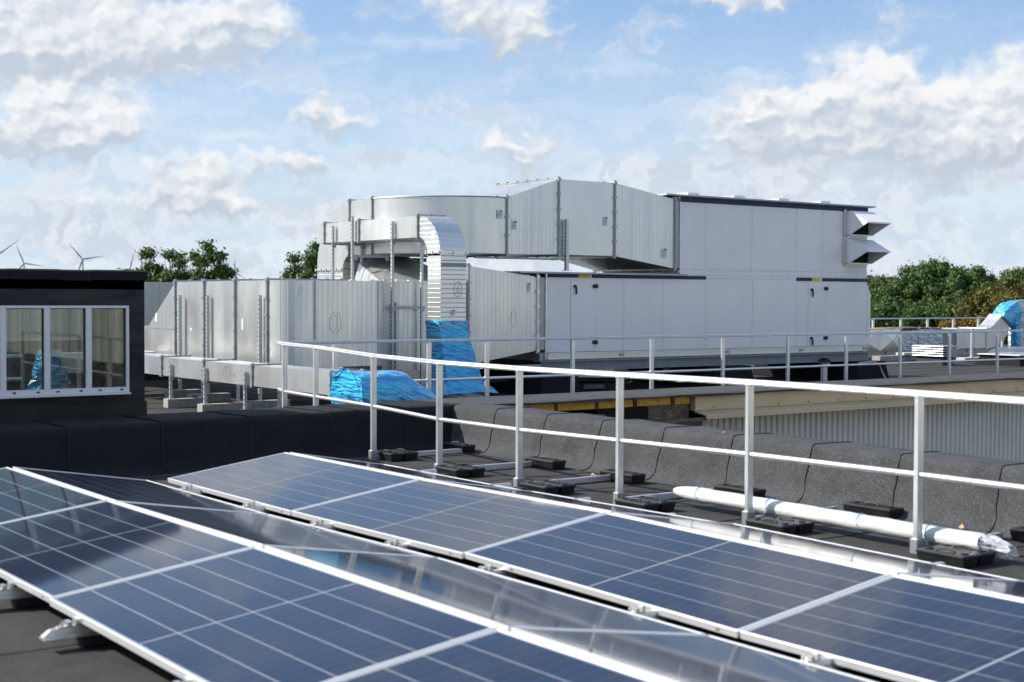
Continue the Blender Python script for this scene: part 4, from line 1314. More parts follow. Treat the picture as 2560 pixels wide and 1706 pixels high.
# ---- small duct: along the deck at height, elbow, then down into blue film
sd = thing('ventilation_duct', 'slim galvanised duct with a round-backed elbow, its lower end wrapped in blue film', 'duct', (12.5, 19.2, 0.2))
sx0, sx1, sy0, sy1 = 12.33, 12.82, 19.00, 19.38
zt, zb_ = 3.06, 2.71
for a, c, m_ in ((19.68, 21.60, 'galv'), (21.602, 22.85, 'galv_rib_y'), (22.852, 23.15, 'galv_rib_y')):
    sec(sd, MB().box(sx0, sx1, a, c, zb_, zt), m_)
for y in (19.68, 21.60, 22.85):
    s = MB(); flange_y(s, y, sx0, sx1, zb_, zt); build('flange', s, 'galv_dark', sd)
s = MB(); ring = []
Ro, Ri = 0.65, 0.27
cyy, czz = 19.66, 2.41
n = 16
for i in range(n + 1):
    a = rad(90 * i / n)
    o_ = (cyy - Ro * math.sin(a), czz + Ro * math.cos(a)); i_ = (cyy - Ri * math.sin(a), czz + (Ri + 0.03) * math.cos(a))
    ring.append([(sx0, o_[0], o_[1]), (sx1, o_[0], o_[1]), (sx1, i_[0], i_[1]), (sx0, i_[0], i_[1])])
ring.append([(sx0, 19.01, 2.40), (sx1, 19.01, 2.40), (sx1, 19.385, 2.40), (sx0, 19.385, 2.40)])
s.loft(ring)
for i in range(len(s.smooth)):
    s.smooth[i] = (i % 4 in (0, 2)) and i < 64
build('duct_bend', s, 'galv_rib_z', sd)
s = MB(); flange_z(s, 2.455, sx0, sx1, sy0 + 0.005, sy1 + 0.01); build('flange', s, 'galv', sd)
sec(sd, MB().box(sx0, sx1, sy0, sy1, 1.36, 2.435), 'galv_rib_z')
build('band', MB().box(sx0 + 0.0, sx1 - 0.002, sy0 - 0.004, sy0 - 0.001, 2.22, 2.285), 'galv_beam', sd)
stroke(sd, ell(12.66, 1.86, 0.08, 0.12), ('y', sy0 - .004), 'pen_red', 0.007); stroke(sd, [(12.68, 1.93), (12.63, 1.86), (12.65, 1.81), (12.69, 1.82), (12.68, 1.87), (12.64, 1.87)], ('y', sy0 - .005), 'pen_red', 0.006)
sticker(sd, 12.56, sy0, 1.49, 0.10, 0.10); sticker(sd, sx0, 19.22, 2.74, 0.11, 0.13, 0, True, 'x')
s = MB(); flange_z(s, 1.335, sx0, sx1, sy0, sy1)
build('wrapped_flange', s, 'blue_film', sd)
# film-wrapped skewed foot
rng = random.Random(3)
s = MB(); ring = []
NL, NS = 22, 10
for i in range(NL + 1):
    k = i / NL
    z = 1.36 - 1.12 * k
    sk = max(0, (k - 0.12)) / 0.88
    x0, x1 = sx0 - 0.02 - 0.02 * sk, sx1 + 0.01 + 0.16 * sk
    y0, y1 = sy0 - 0.015 - 0.30 * sk, sy1 + 0.02 - 0.10 * sk
    if i > NL - 3:
        fl_ = (i - NL + 3) * 0.05
        x0 -= fl_ * 1.2; x1 += fl_; y0 -= fl_; y1 += fl_
    pts = []
    for (a, c) in (((x0, y0), (x1, y0)), ((x1, y0), (x1, y1)), ((x1, y1), (x0, y1)), ((x0, y1), (x0, y0))):
        for j in range(NS):
            t_ = j / NS
            puff = 0.012 * math.sin(t_ * math.pi) + rng.uniform(-0.006, 0.006)
            px, py = a[0] + (c[0] - a[0]) * t_, a[1] + (c[1] - a[1]) * t_
            nx_, ny_ = (c[1] - a[1]), -(c[0] - a[0]); l_ = math.hypot(nx_, ny_)
            pts.append((px + nx_ / l_ * puff, py + ny_ / l_ * puff, z + rng.uniform(-0.008, 0.008) - (0.06 * abs(t_ - .5) if i == NL else 0)))
    ring.append(pts)
s.loft(ring, smooth=True)
build('blue_wrap', s, 'blue_film', sd)
s = MB(); ring = []
for i in range(4):
    k = i / 3
    ring.append([(12.62 + (0.36 - 0.05 * k + 0.06 * math.sin(j * 2.3 + i)) * math.cos(2 * math.pi * j / 18) * 1.15, 18.95 + (0.38 + 0.05 * math.sin(j * 1.7)) * math.sin(2 * math.pi * j / 18), 0.25 - 0.24 * k) for j in range(18)])
s.loft(ring, cap=False)
build('clear_wrap', s, 'clear_film', sd)
tag(build('concrete_block', box(12.25, 12.66, 18.72, 18.95, 0, 0.16, 0.006), 'concrete', None, (12.4, 18.8, 0)), 'speckled concrete block under the blue-wrapped foot of the slim duct', 'concrete block')

# ---- strut frames


def strut(t, x, y, z0, z1, w=0.042, foot=True):
    s = MB()
    s.box(x - w / 2, x + w / 2, y - w / 2, y - w / 2 + 0.006, z0, z1)
    s.box(x - w / 2, x - w / 2 + 0.006, y - w / 2 + 0.006, y + w / 2, z0, z1)
    s.box(x + w / 2 - 0.006, x + w / 2, y - w / 2 + 0.006, y + w / 2, z0, z1)
    build('upright', s, 'strut', t)
    if foot:
        build('foot_plate', box(x - 0.06, x + 0.06, y - 0.05, y + 0.05, z0 - 0.006, z0 + 0.006), 'galv', t)


def cross(t, x0, x1, y, z):
    build('cross_bar', MB().box(x0, x1, y - 0.02, y + 0.02, z - 0.02, z + 0.02), 'galv_dark', t)
    for x in (x0 + 0.03, x1 - 0.03):
        s = MB(); s.prism([(x - 0.03, y - 0.023, z - 0.07), (x + 0.03, y - 0.023, z - 0.07), (x + 0.05, y - 0.023, z + 0.025), (x - 0.05, y - 0.023, z + 0.025)], (0, -0.01, 0)); build('bracket', s, 'galv_dark', t)


t = thing('strut_stand', 'tall slotted-steel support frame under the slim duct, in front of the elbow', 'strut stand', (12.55, 20.2, 0))
strut(t, 12.29, 20.42, 0.14, 3.00); strut(t, 12.87, 20.42, 0.14, 2.70)
cross(t, 12.27, 12.90, 20.42, 2.68); cross(t, 12.27, 12.90, 20.42, 1.56)
t = thing('strut_stand', 'short slotted-steel support frame of the slim duct, standing on top of the lower duct', 'strut stand', (12.5, 22.2, 2.0))
strut(t, 12.28, 22.45, 2.03, 3.0); strut(t, 12.87, 22.45, 2.03, 2.70); cross(t, 12.26, 12.9, 22.45, 2.68)
strut(t, 12.28, 21.75, 2.03, 3.14); build('base_bar', box(12.0, 13.1, 22.40, 22.5, 1.99, 2.03), 'galv_dark', t)
cross(t, 12.3, 13.0, 21.75, 2.45)
t = thing('support_post', 'slotted steel post standing on the lower casing roof, holding the upper duct', 'support post', (15.66, 20.3, 2.2))
strut(t, 15.90, 20.32, 2.23, 3.16, 0.06); strut(t, 14.15, 21.9, 2.23, 2.50, 0.05); build('cross_bar', box(14.1, 15.94, 20.60, 20.66, 2.425, 2.455), 'galv_dark', t)
for i, (x, y, lab) in enumerate(((9.64, 23.03, 'leftmost tall slotted strut against the lower duct, right of the sloping duct end'), (9.66, 21.93, 'middle tall slotted strut of three against the lower duct'), (9.66, 19.98, 'rightmost tall slotted strut of three against the lower duct'))):
    t = thing('support_post', lab, 'support post', (x, y, 0), 'tall struts in front of the lower duct')
    strut(t, x, y, 0.14, 1.755, 0.05)
t = thing('support_post', 'thin slotted strut half hidden behind the tall support frame', 'support post', (12.5, 20.3, 0))
strut(t, 12.42, 20.50, 0.1, 1.65, 0.05)

# ---- floor duct running towards the parapet
fd = thing('ventilation_duct', 'low flat galvanised duct on short legs, marked with a red circle and arrow', 'duct', (8.9, 19, 0.4))
fx0, fx1, fz0, fz1 = 8.68, 9.14, 0.485, 0.772
for a, c in ((15.90, 18.18), (18.182, 19.83), (19.832, 21.45), (21.452, 23.6)):
    sec(fd, MB().box(fx0, fx1, a, c, fz0, fz1), 'galv_rib_y')
for y in (15.92, 18.18, 19.83, 21.45):
    s = MB(); flange_y(s, y, fx0, fx1, fz0, fz1, 0.03, 0.022); build('flange', s, 'galv_dark', fd)
xl = fx0 - 0.004
stroke(fd, ell(19.03, 0.625, 0.115, 0.10), ('x', xl), 'pen_red', 0.007)
stroke(fd, [(19.10, 0.67), (19.06, 0.67), (19.05, 0.63), (19.085, 0.625), (19.09, 0.59), (19.05, 0.575)][::1], ('x', xl - .001), 'pen_red', 0.006)
stroke(fd, [(19.03, 0.67), (18.98, 0.67), (19.0, 0.58)], ('x', xl - .001), 'pen_red', 0.006)
stroke(fd, [(18.90, 0.615), (18.74, 0.605)], ('x', xl), 'pen_red', 0.006); stroke(fd, [(18.79, 0.645), (18.74, 0.605), (18.80, 0.575)], ('x', xl - .001), 'pen_red', 0.006)
for (y, bx) in ((21.10, 8.21), (19.76, 8.61), (18.35, 8.86)):
    pass
LEG = [(21.02, 'the window box'), (19.72, 'the middle flange of the low duct'), (18.35, 'the guardrail end')]
for i, (y, where) in enumerate(LEG):
    t = thing('strut_stand', 'short slotted-steel leg frame carrying the low duct, by ' + where, 'strut stand', (8.9, y, 0.14), 'short leg frames of the low duct')
    strut(t, fx0 - 0.035, y, 0.145, 0.68); strut(t, fx1 + 0.035, y, 0.145, 0.66)
    build('cross_bar', box(fx0 - 0.06, fx1 + 0.06, y - 0.02, y + 0.02, 0.440, 0.482), 'galv_dark', t)
    tag(build('concrete_block', box(fx0 - 0.12, fx0 + 0.56, y - 0.10, y + 0.10, 0, 0.138, 0.006), 'concrete', None, (8.9, y, 0)), 'concrete block under the short leg frame by ' + where, 'concrete block', 'concrete blocks on the plant deck')
for (x0, x1, y, lab, m_) in ((9.50, 10.14, 20.0, 'concrete block under the rightmost tall strut', 'concrete'), (9.32, 10.02, 21.90, 'concrete block under the middle tall strut', 'concrete'), (9.40, 10.0, 23.05, 'sunlit concrete block under the leftmost tall strut', 'concrete'),
                             (9.3, 9.7, 24.9, 'concrete block standing far back beside the window box', 'concrete'), (11.0, 11.4, 19.8, 'concrete block in the shade left of the blue-wrapped box', 'concrete'),
                             (11.8, 12.95, 20.42, 'concrete block under the tall support frame', 'concrete')):
    tag(build('concrete_block', box(x0, x1, y - 0.10, y + 0.10, 0, 0.134, 0.006), m_, None, ((x0 + x1) / 2, y, 0)), lab, 'concrete block', 'concrete blocks on the plant deck')

# blue film-wrapped end of the low duct
wd = thing('wrapped_duct_end', 'duct end wrapped in shiny blue film, lying low in front of the slim duct', 'wrapped duct', (9.3, 15.6, 0.1))
rng = random.Random(11)
s = MB(); ring = []
prof = [(15.18, .22), (15.12, .40), (15.14, .60), (15.20, .74), (15.34, .80), (15.52, .805), (15.72, .79), (15.86, .74), (15.90, .55), (15.88, .30), (15.7, .20), (15.4, .18)]
for i in range(19):
    k = i / 18
    x = 8.66 + 1.26 * k
    sc_z = 1.0 - 0.55 * max(0, (k - 0.58)) / 0.42 * 1.0
    pr = []
    for (y, z) in prof:
        pr.append((x + rng.uniform(-.015, .015), y + rng.uniform(-.018, .018) + 0.1 * (k - .5), 0.18 + (z - 0.18) * sc_z + rng.uniform(-.012, .012)))
    ring.append(pr)
s.loft(ring, smooth=True)
build('blue_wrap', s, 'blue_film', wd)
s = MB(); ring = []
for i in range(3):
    ring.append([(8.655 - 0.004 * i + rng.uniform(-.01, .01), 15.5 + (0.33 + .02 * i) * math.cos(a), 0.50 + (0.31 + .02 * i) * math.sin(a)) for a in [2 * math.pi * j / 14 for j in range(14)]])
s.loft(ring, cap=False)
build('loose_blue_edge', s, 'blue_film', wd)

# ---- dark things under the white unit
tag(build('drain_pipe', MB().tube([(14.3, 21.0, 0.23), (16.6, 20.95, 0.19), (17.75, 20.95, 0.15), (17.95, 20.98, 0.17), (18.05, 21.0, 0.28), (18.06, 21.0, 0.5)], 0.055, 12), 'black_plastic', None, (16.5, 20.95, 0)), 'black drain pipe with an upturned end under the white unit', 'pipe')
tag(build('concrete_block', box(16.95, 17.45, 21.1, 21.3, 0, 0.14, 0.006), 'concrete', None, (17.2, 21.2, 0)), 'concrete block beside the black drain pipe under the white unit', 'concrete block', 'concrete blocks on the plant deck')
tag(build('hanging_cable', MB().tube([(18.55 + 0.12 * math.cos(a), 20.75, 0.33 + 0.13 * math.sin(a)) for a in [2 * math.pi * j / 16 for j in range(17)]] + [(18.9, 20.75, 0.40), (19.0, 20.75, 0.5)], 0.012, 6), 'cable_white', None, (18.6, 20.75, 0.3)), 'coil of pale cable hanging below the steel beam', 'cable')
# mushroom vent and white cable near the right plinth
t = thing('roof_vent', 'small roof vent with a black cap, left of the right plinth under the unit', 'vent', (23.0, 20.55, 0))
tube = MB().tube([(22.75, 20.3, 0), (22.75, 20.3, 0.42)], 0.07, 12); build('pipe', tube, 'aluminium', t)
s = MB().tube([(22.75, 20.3, 0.34), (22.75, 20.3, 0.40)], [0.14, 0.11], 14); build('collar', s, 'aluminium', t)
s = MB().tube([(22.75, 20.3, 0.41), (22.75, 20.3, 0.44), (22.75, 20.3, 0.50)], [0.15, 0.15, 0.05], 14); build('cap', s, 'black_plastic', t)
tag(build('loose_cable', MB().tube([(22.9, 19.5, 0.42), (23.4, 19.55, 0.44), (23.65, 19.6, 0.38), (23.8, 19.65, 0.22), (23.9, 19.6, 0.02)], 0.014, 6), 'cable_white', None, (23.5, 19.5, 0)), 'loose white cable drooping in front of the right plinth', 'cable')

# ================================================================== THINGS ON THE DECK AT THE RIGHT
t = thing('louvred_vent', 'square vent with white louvre blades on a felt-covered curb, between two rail posts', 'vent', (30.6, 23.9, 0))
lx0, lx1, ly0, ly1 = 30.98, 31.55, 23.57, 24.58
build('curb', MB().box(lx0 + 0.08, lx1 - 0.06, ly0 + 0.08, ly1 - 0.08, 0, 0.235), 'felt', t)
for i in range(5):
    z = 0.255 + 0.062 * i
    s = MB(); s.loft([[(lx0, ly0, z - 0.008), (lx1, ly0, z - 0.008), (lx1, ly1, z - 0.008), (lx0, ly1, z - 0.008)], [(lx0 + 0.01, ly0 + 0.01, z + 0.012), (lx1 - 0.01, ly0 + 0.01, z + 0.012), (lx1 - 0.01, ly1 - 0.01, z + 0.012), (lx0 + 0.01, ly1 - 0.01, z + 0.012)], [(lx0 + 0.07, ly0 + 0.07, z + 0.022), (lx1 - 0.07, ly0 + 0.07, z + 0.022), (lx1 - 0.07, ly1 - 0.07, z + 0.022), (lx0 + 0.07, ly1 - 0.07, z + 0.022)]])
    build('louvre', s, 'galv_dark', t)
build('core', MB().box(lx0 + 0.1, lx1 - 0.1, ly0 + 0.1, ly1 - 0.1, 0.236, 0.5), 'dark_void', t)

RYD = 27.0
rd = thing('ventilation_duct', 'low silver duct at the right with crosswise creased panels and foil-wrapped middle', 'duct', (34, RYD, 0.2))
def rx(x, z0, z1, x1, m_, name='duct_section', y1=1.0, off=0.0):
    return build(name, box(x, x1, RYD - off, RYD + y1, z0, z1, 0.004), m_, rd)
# creased cross-broken panels: shallow pyramids
for a, c in ((31.2, 32.62), (32.625, 33.54)):
    s = MB(); z0, z1 = 0.24, 0.87; mx_, mz_ = (a + c) / 2, (z0 + z1) / 2
    s.box(a, c, RYD + 0.002, RYD + 1.0, z0, z1)
    s.add([(a, RYD, z0), (c, RYD, z0), (c, RYD, z1), (a, RYD, z1), (mx_, RYD - 0.07, mz_)], [(0, 1, 4), (1, 2, 4), (2, 3, 4), (3, 0, 4)])
    build('creased_panel', s, 'galv', rd)
rx(33.55, 0.26, 0.83, 33.99, 'foil', 'foil_wrap', off=0.03)
rx(34.0, 0.30, 0.84, 34.29, 'foil', 'foil_wrap', off=0.035)
rx(34.3, 0.30, 0.86, 35.40, 'foil', 'foil_wrap', off=0.05)
s = MB(); rng = random.Random(5)
for i in range(17):
    a = 33.55 + i * 0.11
    s.box(a, a + 0.13, RYD - 0.04, RYD + 0.9, 0.862, 0.875 + rng.uniform(0, 0.045))
build('wool_edge', s, 'old_board', rd)
rx(35.41, 0.28, 0.84, 36.10, 'galv_beam', y1=0.9); rx(36.11, 0.26, 0.85, 37.0, 'galv_rib_x'); rx(37.01, 0.25, 0.85, 37.58, 'galv')
s = MB(); flange_x(s, 36.10, RYD, RYD + 1.0, 0.26, 0.85); flange_x(s, 37.58, RYD, RYD + 1.0, 0.24, 0.85); build('flange', s, 'galv', rd)
build('top_boards', MB().box(31.3, 33.4, RYD + 0.1, RYD + 0.9, 0.872, 0.895), 'wood_deck', rd)
for x in (32.0, 33.0, 34.6, 35.9, 36.8):
    build('leg', box(x, x + 0.06, RYD + 0.1, RYD + 0.16, 0.1, 0.26), 'galv_dark', rd)
# bend and wrapped riser at the far right
s = MB()
q = lambda xb, zb, xt, zt_: [(xb, RYD, zb), (xb, RYD + .5, zb), (xt, RYD + .5, zt_), (xt, RYD, zt_)]
s.loft([q(37.6, 0.24, 37.6, 0.85), q(37.95, 0.27, 37.78, 0.87), q(38.25, 0.38, 37.95, 0.95), q(38.62, 0.62, 38.22, 1.14), q(38.78, 0.80, 38.42, 1.30)])
build('duct_bend', s, 'galv_rib_x', rd)
wr = thing('wrapped_duct_end', 'tall hooded duct end in blue and clear film at the right picture edge', 'wrapped duct', (39.2, RYD, 0.2))
ring = []
for i in range(16):
    a = rad(158 - 158 * i / 15)
    j_ = lambda m_: rng.uniform(-m_, m_)
    xo, zo = 39.45 + 1.16 * math.cos(a), 0.92 + 0.80 * math.sin(a)
    xi, zi = 39.45 + 0.52 * math.cos(a), 0.78 + 0.28 * math.sin(a)
    ring.append([(xo + j_(.02), RYD - 0.05, zo + j_(.02)), (xo + j_(.02), RYD + 0.15, zo + 0.02 + j_(.02)), (xo + j_(.02), RYD + 0.40, zo + j_(.02)),
                 (xi, RYD + 0.40, zi), (xi, RYD + 0.15, zi), (xi + j_(.02), RYD - 0.05, zi), ((xi + xo) / 2 + j_(.02), RYD - 0.11, (zi + zo) / 2 + j_(.03))])
s = MB(); s.loft(ring[:6]); build('blue_wrap', s, 'blue_film', wr)
s = MB(); s.loft(ring[5:]); build('clear_wrap', s, 'clear_film', wr)
s = MB(); ring = []
for i in range(9):
    z = 1.12 - 0.88 * i / 8
    x0 = 38.93 + 0.06 * i / 8 + rng.uniform(-.02, .02)
    ring.append([(x0, RYD - 0.10, z), (x0 + 0.10, RYD - 0.15, z), (x0 + 0.22, RYD - 0.12, z), (x0 + 0.22, RYD + 0.1, z), (x0, RYD + 0.1, z)])
s.loft(ring); build('blue_strip', s, 'blue_film', wr)
s = MB(); ring = []
for i in range(9):
    z = 1.50 - 1.30 * i / 8
    ring.append([(39.2 + rng.uniform(-.02, .02), RYD - 0.08, z), (39.4, RYD - 0.17 + rng.uniform(-.04, .04), z), (39.7, RYD - 0.10 + rng.uniform(-.03, .03), z), (40.5, RYD - 0.1, z), (40.5, RYD + 0.35, z), (39.2, RYD + 0.35, z)])
s.loft(ring); build('clear_hanging', s, 'clear_film', wr)
# dome rooflight
t = thing('dome_rooflight', 'clear low domed rooflight on a black curb at the right picture edge', 'rooflight', (32.8, 23, 0))
d0, d1, e0, e1 = 32.45, 35.2, 22.3, 23.5
s = MB(); s.loft([[(d0 - 0.12, e0 - 0.12, 0), (d1 + 0.1, e0 - 0.12, 0), (d1 + 0.1, e1 + 0.1, 0), (d0 - 0.12, e1 + 0.1, 0)], [(d0 + 0.03, e0 + 0.03, 0.27), (d1, e0 + 0.03, 0.27), (d1, e1, 0.27), (d0 + 0.03, e1, 0.27)]])
build('curb', s, 'felt_black', t)
build('rim', box(d0 - 0.06, d1 + 0.05, e0 - 0.06, e1 + 0.05, 0.272, 0.300, 0.006), 'white_frame', t)
s = MB(); ring = []
for i in range(7):
    k = i / 6.001
    q = math.cos(k * math.pi / 2) ** 0.6; zz = 0.302 + 0.20 * math.sin(k * math.pi / 2)
    cx_, cy_ = (d0 + d1) / 2, (e0 + e1) / 2
    ring.append([(cx_ + (d1 - d0) / 2 * q * (abs(math.cos(a)) ** .5) * (1 if math.cos(a) > 0 else -1), cy_ + (e1 - e0) / 2 * q * (abs(math.sin(a)) ** .5) * (1 if math.sin(a) > 0 else -1), zz) for a in [2 * math.pi * (j + .5) / 28 for j in range(28)]])
s.loft(ring, cap=False, smooth=True)
build('dome', s, 'dome_acrylic', t)
# blocks and post
for (x0, x1, y, z0, z1, lab, m_) in ((31.6, 34.6, 26.3, 0, 0.15, 'long concrete beam under the creased silver duct', 'concrete'), (32.5, 33.5, 26.2, 0.153, 0.23, 'pale concrete slab lying on the long beam under the creased duct', 'pale_concrete'),
                                 (34.4, 38.0, 26.8, 0, 0.13, 'long dark concrete beam behind the louvred vent', 'concrete'), (33.3, 34.5, 24.75, 0, 0.12, 'concrete block beside the domed rooflight', 'pale_concrete')):
    tag(build('concrete_block', box(x0, x1, y - 0.15, y + 0.15, z0, z1, 0.008), m_, None, ((x0 + x1) / 2, y, z0)), lab, 'concrete block', 'concrete blocks on the plant deck')
t = thing('support_post', 'slotted steel post on a concrete block, in front of the low silver duct', 'support post', (33.9, 24.75, 0.12))
strut(t, 33.75, 24.72, 0.13, 0.93, 0.06)

# ================================================================== THINGS SEEN THROUGH THE WINDOW BOX
t = thing('cladded_plant_room', 'long pale ribbed plant enclosure behind the window box and sloping duct end', 'plant enclosure', (8, 28.5, 0))
s = MB(); s.box(3.5, 14.0, 28.0, 30.0, 0.92, 2.03); build('wall', s, 'pale_cladding', t)
s = MB()
for x in np.arange(3.6, 13.9, 0.16):
    s.box(x, x + 0.02, 27.985, 27.999, 0.93, 2.02)
build('ribs', s, 'ribbed_steel', t)['kind'] = 'stuff'
s = MB(); s.box(3.5, 14.05, 27.94, 28.0, 0.86, 0.918); build('base_rail', s, 'galv', t)
build('base', MB().box(3.6, 13.9, 28.1, 29.9, 0, 0.85), 'felt_black', t)
t = thing('wrapped_duct_end', 'blue film bundle on a duct end, seen through the window panes', 'wrapped duct', (7.8, 24, 0.1))
s = MB(); ring = []
for i in range(9):
    k = i / 8; z = 0.16 + 0.66 * k
    ring.append([(7.72 + (0.34 - 0.17 * k) * math.cos(2 * math.pi * j / 12) * (1 + 0.16 * math.sin(j * 3.3 + i)), 24 + 0.25 * math.sin(2 * math.pi * j / 12) * (1 + 0.12 * math.sin(j * 2.1 + i * 2)), z) for j in range(12)])
s.loft(ring); build('blue_wrap', s, 'blue_film', t)
t = thing('ventilation_duct', 'flat duct behind the window box, seen through its right panes', 'duct', (8.3, 24.2, 0.4))
sec(t, MB().box(7.9, 9.6, 24.0, 24.5, 0.42, 0.76), 'galv_rib_x')
s = MB()
for x in (8.0, 9.3):
    s = MB(); s.box(x, x + 0.05, 24.1, 24.16, 0, 0.42); build('leg', s, 'galv_dark', t)
t = thing('guardrail', 'low rail behind the window box, seen through its left panes', 'railing', (6.5, 24.8, 0))
build('top_rail', MB().tube([(3.0, 24.8, 0.70), (7.5, 24.8, 0.70)], 0.035, 8), 'aluminium', t)
build('mid_rail', MB().tube([(3.0, 24.8, 0.30), (7.5, 24.8, 0.30)], 0.035, 8), 'aluminium', t)
build('post', box(6.70, 6.78, 24.76, 24.84, 0, 0.7), 'aluminium', t)

t = thing('added_hall', 'guessed pale ribbed hall behind the viewer, unseen, added for reflections and bounce', 'building', (14, -16, G0 if 'G0' in globals() else -8.0))  # unseen hall, guessed and added to brighten and warm the shaded faces
p = MB(); pts = []
x = -14.0
while x < 44:
    for dx_, dy_ in ((0, 0), (0.25, 0), (0.30, -0.05), (0.55, -0.05), (0.60, 0)):
        pts.append((x + dx_, -14.0 + dy_))
    x += 0.6
p.loft([[(a, c, -8) for a, c in pts], [(a, c, 4.6) for a, c in pts]], cap=False, closed=False)
build('ribbed_cladding', p, 'pale_cladding', t)
build('wall', box(-14, 44, -40, -14.1, -8, 4.5), 'pale_cladding', t)
build('roof_edge', box(-14.1, 44.1, -40, -13.9, 4.6, 4.85), 'aluminium', t)

# ================================================================== TREES, BUILDING, TURBINES, CRANE


def tree(name, x, y, zb, h, rx_, ry_, leaf, label, n_cl=60, per=150, size=0.30, clump=0.9, seed=1, gap=0.0, cat='tree', group='trees beyond the roof', crown=0.56):
    rng = np.random.default_rng(seed)
    t = thing(name, label, cat, (x, y, zb), group)
    hc = h * crown
    cz = zb + h - hc / 2
    s = MB()
    s.tube([(x, y, zb), (x + 0.1, y, zb + h * 0.3), (x - 0.1, y + 0.1, zb + h * 0.6), (x, y, zb + h * 0.85)], [0.035 * h, 0.028 * h, 0.018 * h, 0.006 * h], 8)
    cl = []
    for i in range(n_cl):
        d = rng.normal(size=3); d /= np.linalg.norm(d)
        q = rng.uniform(0.45, 1.0) ** 0.6
        k = 1 + 0.20 * math.sin(3 * math.atan2(d[1], d[0]) + seed) + 0.12 * math.sin(5 * d[2] + seed * 2)
        p = np.array([x + d[0] * rx_ * q * k, y + d[1] * ry_ * q * k, cz + d[2] * hc / 2 * q * (1 + 0.1 * math.sin(seed + 4 * d[0]))])
        cl.append(p)
    for i in range(9):
        p = cl[int(rng.integers(len(cl)))]
        m_ = (x, y, zb + h * rng.uniform(0.3, 0.65))
        s.tube([m_, ((m_[0] + p[0]) / 2, (m_[1] + p[1]) / 2, (m_[2] + p[2]) / 2 + 0.3), tuple(p)], [0.012 * h, 0.008 * h, 0.002 * h], 5)
    build('trunk', s, 'bark', t)
    cl = np.array(cl)
    C_ = np.repeat(cl, per, axis=0)
    N = len(C_)
    off = rng.normal(size=(N, 3)) * clump * np.array([0.55, 0.55, 0.42])
    P = C_ + off
    nr = off / (np.linalg.norm(off, axis=1, keepdims=True) + 1e-6) + rng.normal(size=(N, 3)) * 0.7 + np.array([0, 0, 0.35])
    nr /= np.linalg.norm(nr, axis=1, keepdims=True)
    a = np.cross(nr, rng.normal(size=(N, 3))); a /= np.linalg.norm(a, axis=1, keepdims=True)
    b_ = np.cross(nr, a)
    sz = size * rng.uniform(0.55, 1.25, size=(N, 1))
    bend = nr * sz * 0.25
    V = np.stack([P - a * sz, P - b_ * sz * 0.55 + bend, P + a * sz, P + b_ * sz * 0.55 + bend], axis=1).reshape(-1, 3)
    V -= np.array([x, y, zb])
    me = bpy.data.meshes.new('crown')
    me.vertices.add(4 * N); me.vertices.foreach_set('co', V.ravel())
    me.loops.add(4 * N); me.loops.foreach_set('vertex_index', np.arange(4 * N))
    me.polygons.add(N); me.polygons.foreach_set('loop_start', np.arange(N) * 4); me.polygons.foreach_set('loop_total', np.full(N, 4))
    me.update(calc_edges=True); me.validate()
    me.materials.append(MT[leaf])
    o = bpy.data.objects.new('crown', me); COL.objects.link(o); o.parent = t
    return t


G0 = -8.0
# left group, behind the sloping duct
def lay(kind, rows, dx=0.0, dy=0.0):
    for (x, y, ztop, rx_, ratio, leaf, label, ncl, per, size, clump, seed, cat) in rows:
        tree(kind, x + dx, y + dy, G0, ztop - G0, rx_, rx_ * ratio, leaf, label, ncl, per, size, clump, seed, cat=cat)


lay('ash_tree', [
    (51.3, 130.2, 4.6, 1.7, 1, 'leaf_mid', 'low leafy tree at the left end of the airy group behind the duct', 40, 170, 0.20, 0.62, 2, 'tree'),
    (53.0, 130.6, 6.1, 1.9, 1, 'leaf_mid', 'loose airy tree, first tall one beside the window box roof', 34, 170, 0.19, 0.60, 3, 'tree'),
    (54.3, 128.3, 6.4, 1.8, 1, 'leaf_mid', 'thin airy tree with gaps, middle of the group behind the duct', 26, 170, 0.19, 0.60, 5, 'tree'),
    (56.6, 124.4, 6.5, 2.2, 1, 'leaf_dark', 'airy tree at the right of the group behind the duct, fullest of it', 50, 180, 0.20, 0.65, 8, 'tree'),
    (58.3, 127.0, 4.8, 1.7, 1, 'leaf_dark', 'small low tree closing the airy group on its right', 34, 150, 0.20, 0.62, 9, 'tree'),
    (55.2, 129.0, 4.3, 3.6, .5, 'leaf_mid', 'low bushy growth behind the trunks of the airy group', 70, 170, 0.20, 0.75, 19, 'tree')], -1.1, 0.75)
lay('oak_tree', [(56.9, 105.6, 6.9, 3.2, 1, 'leaf_dark', 'dense dark tree half hidden by the dropping upper duct', 110, 200, 0.17, 0.55, 12, 'tree')])
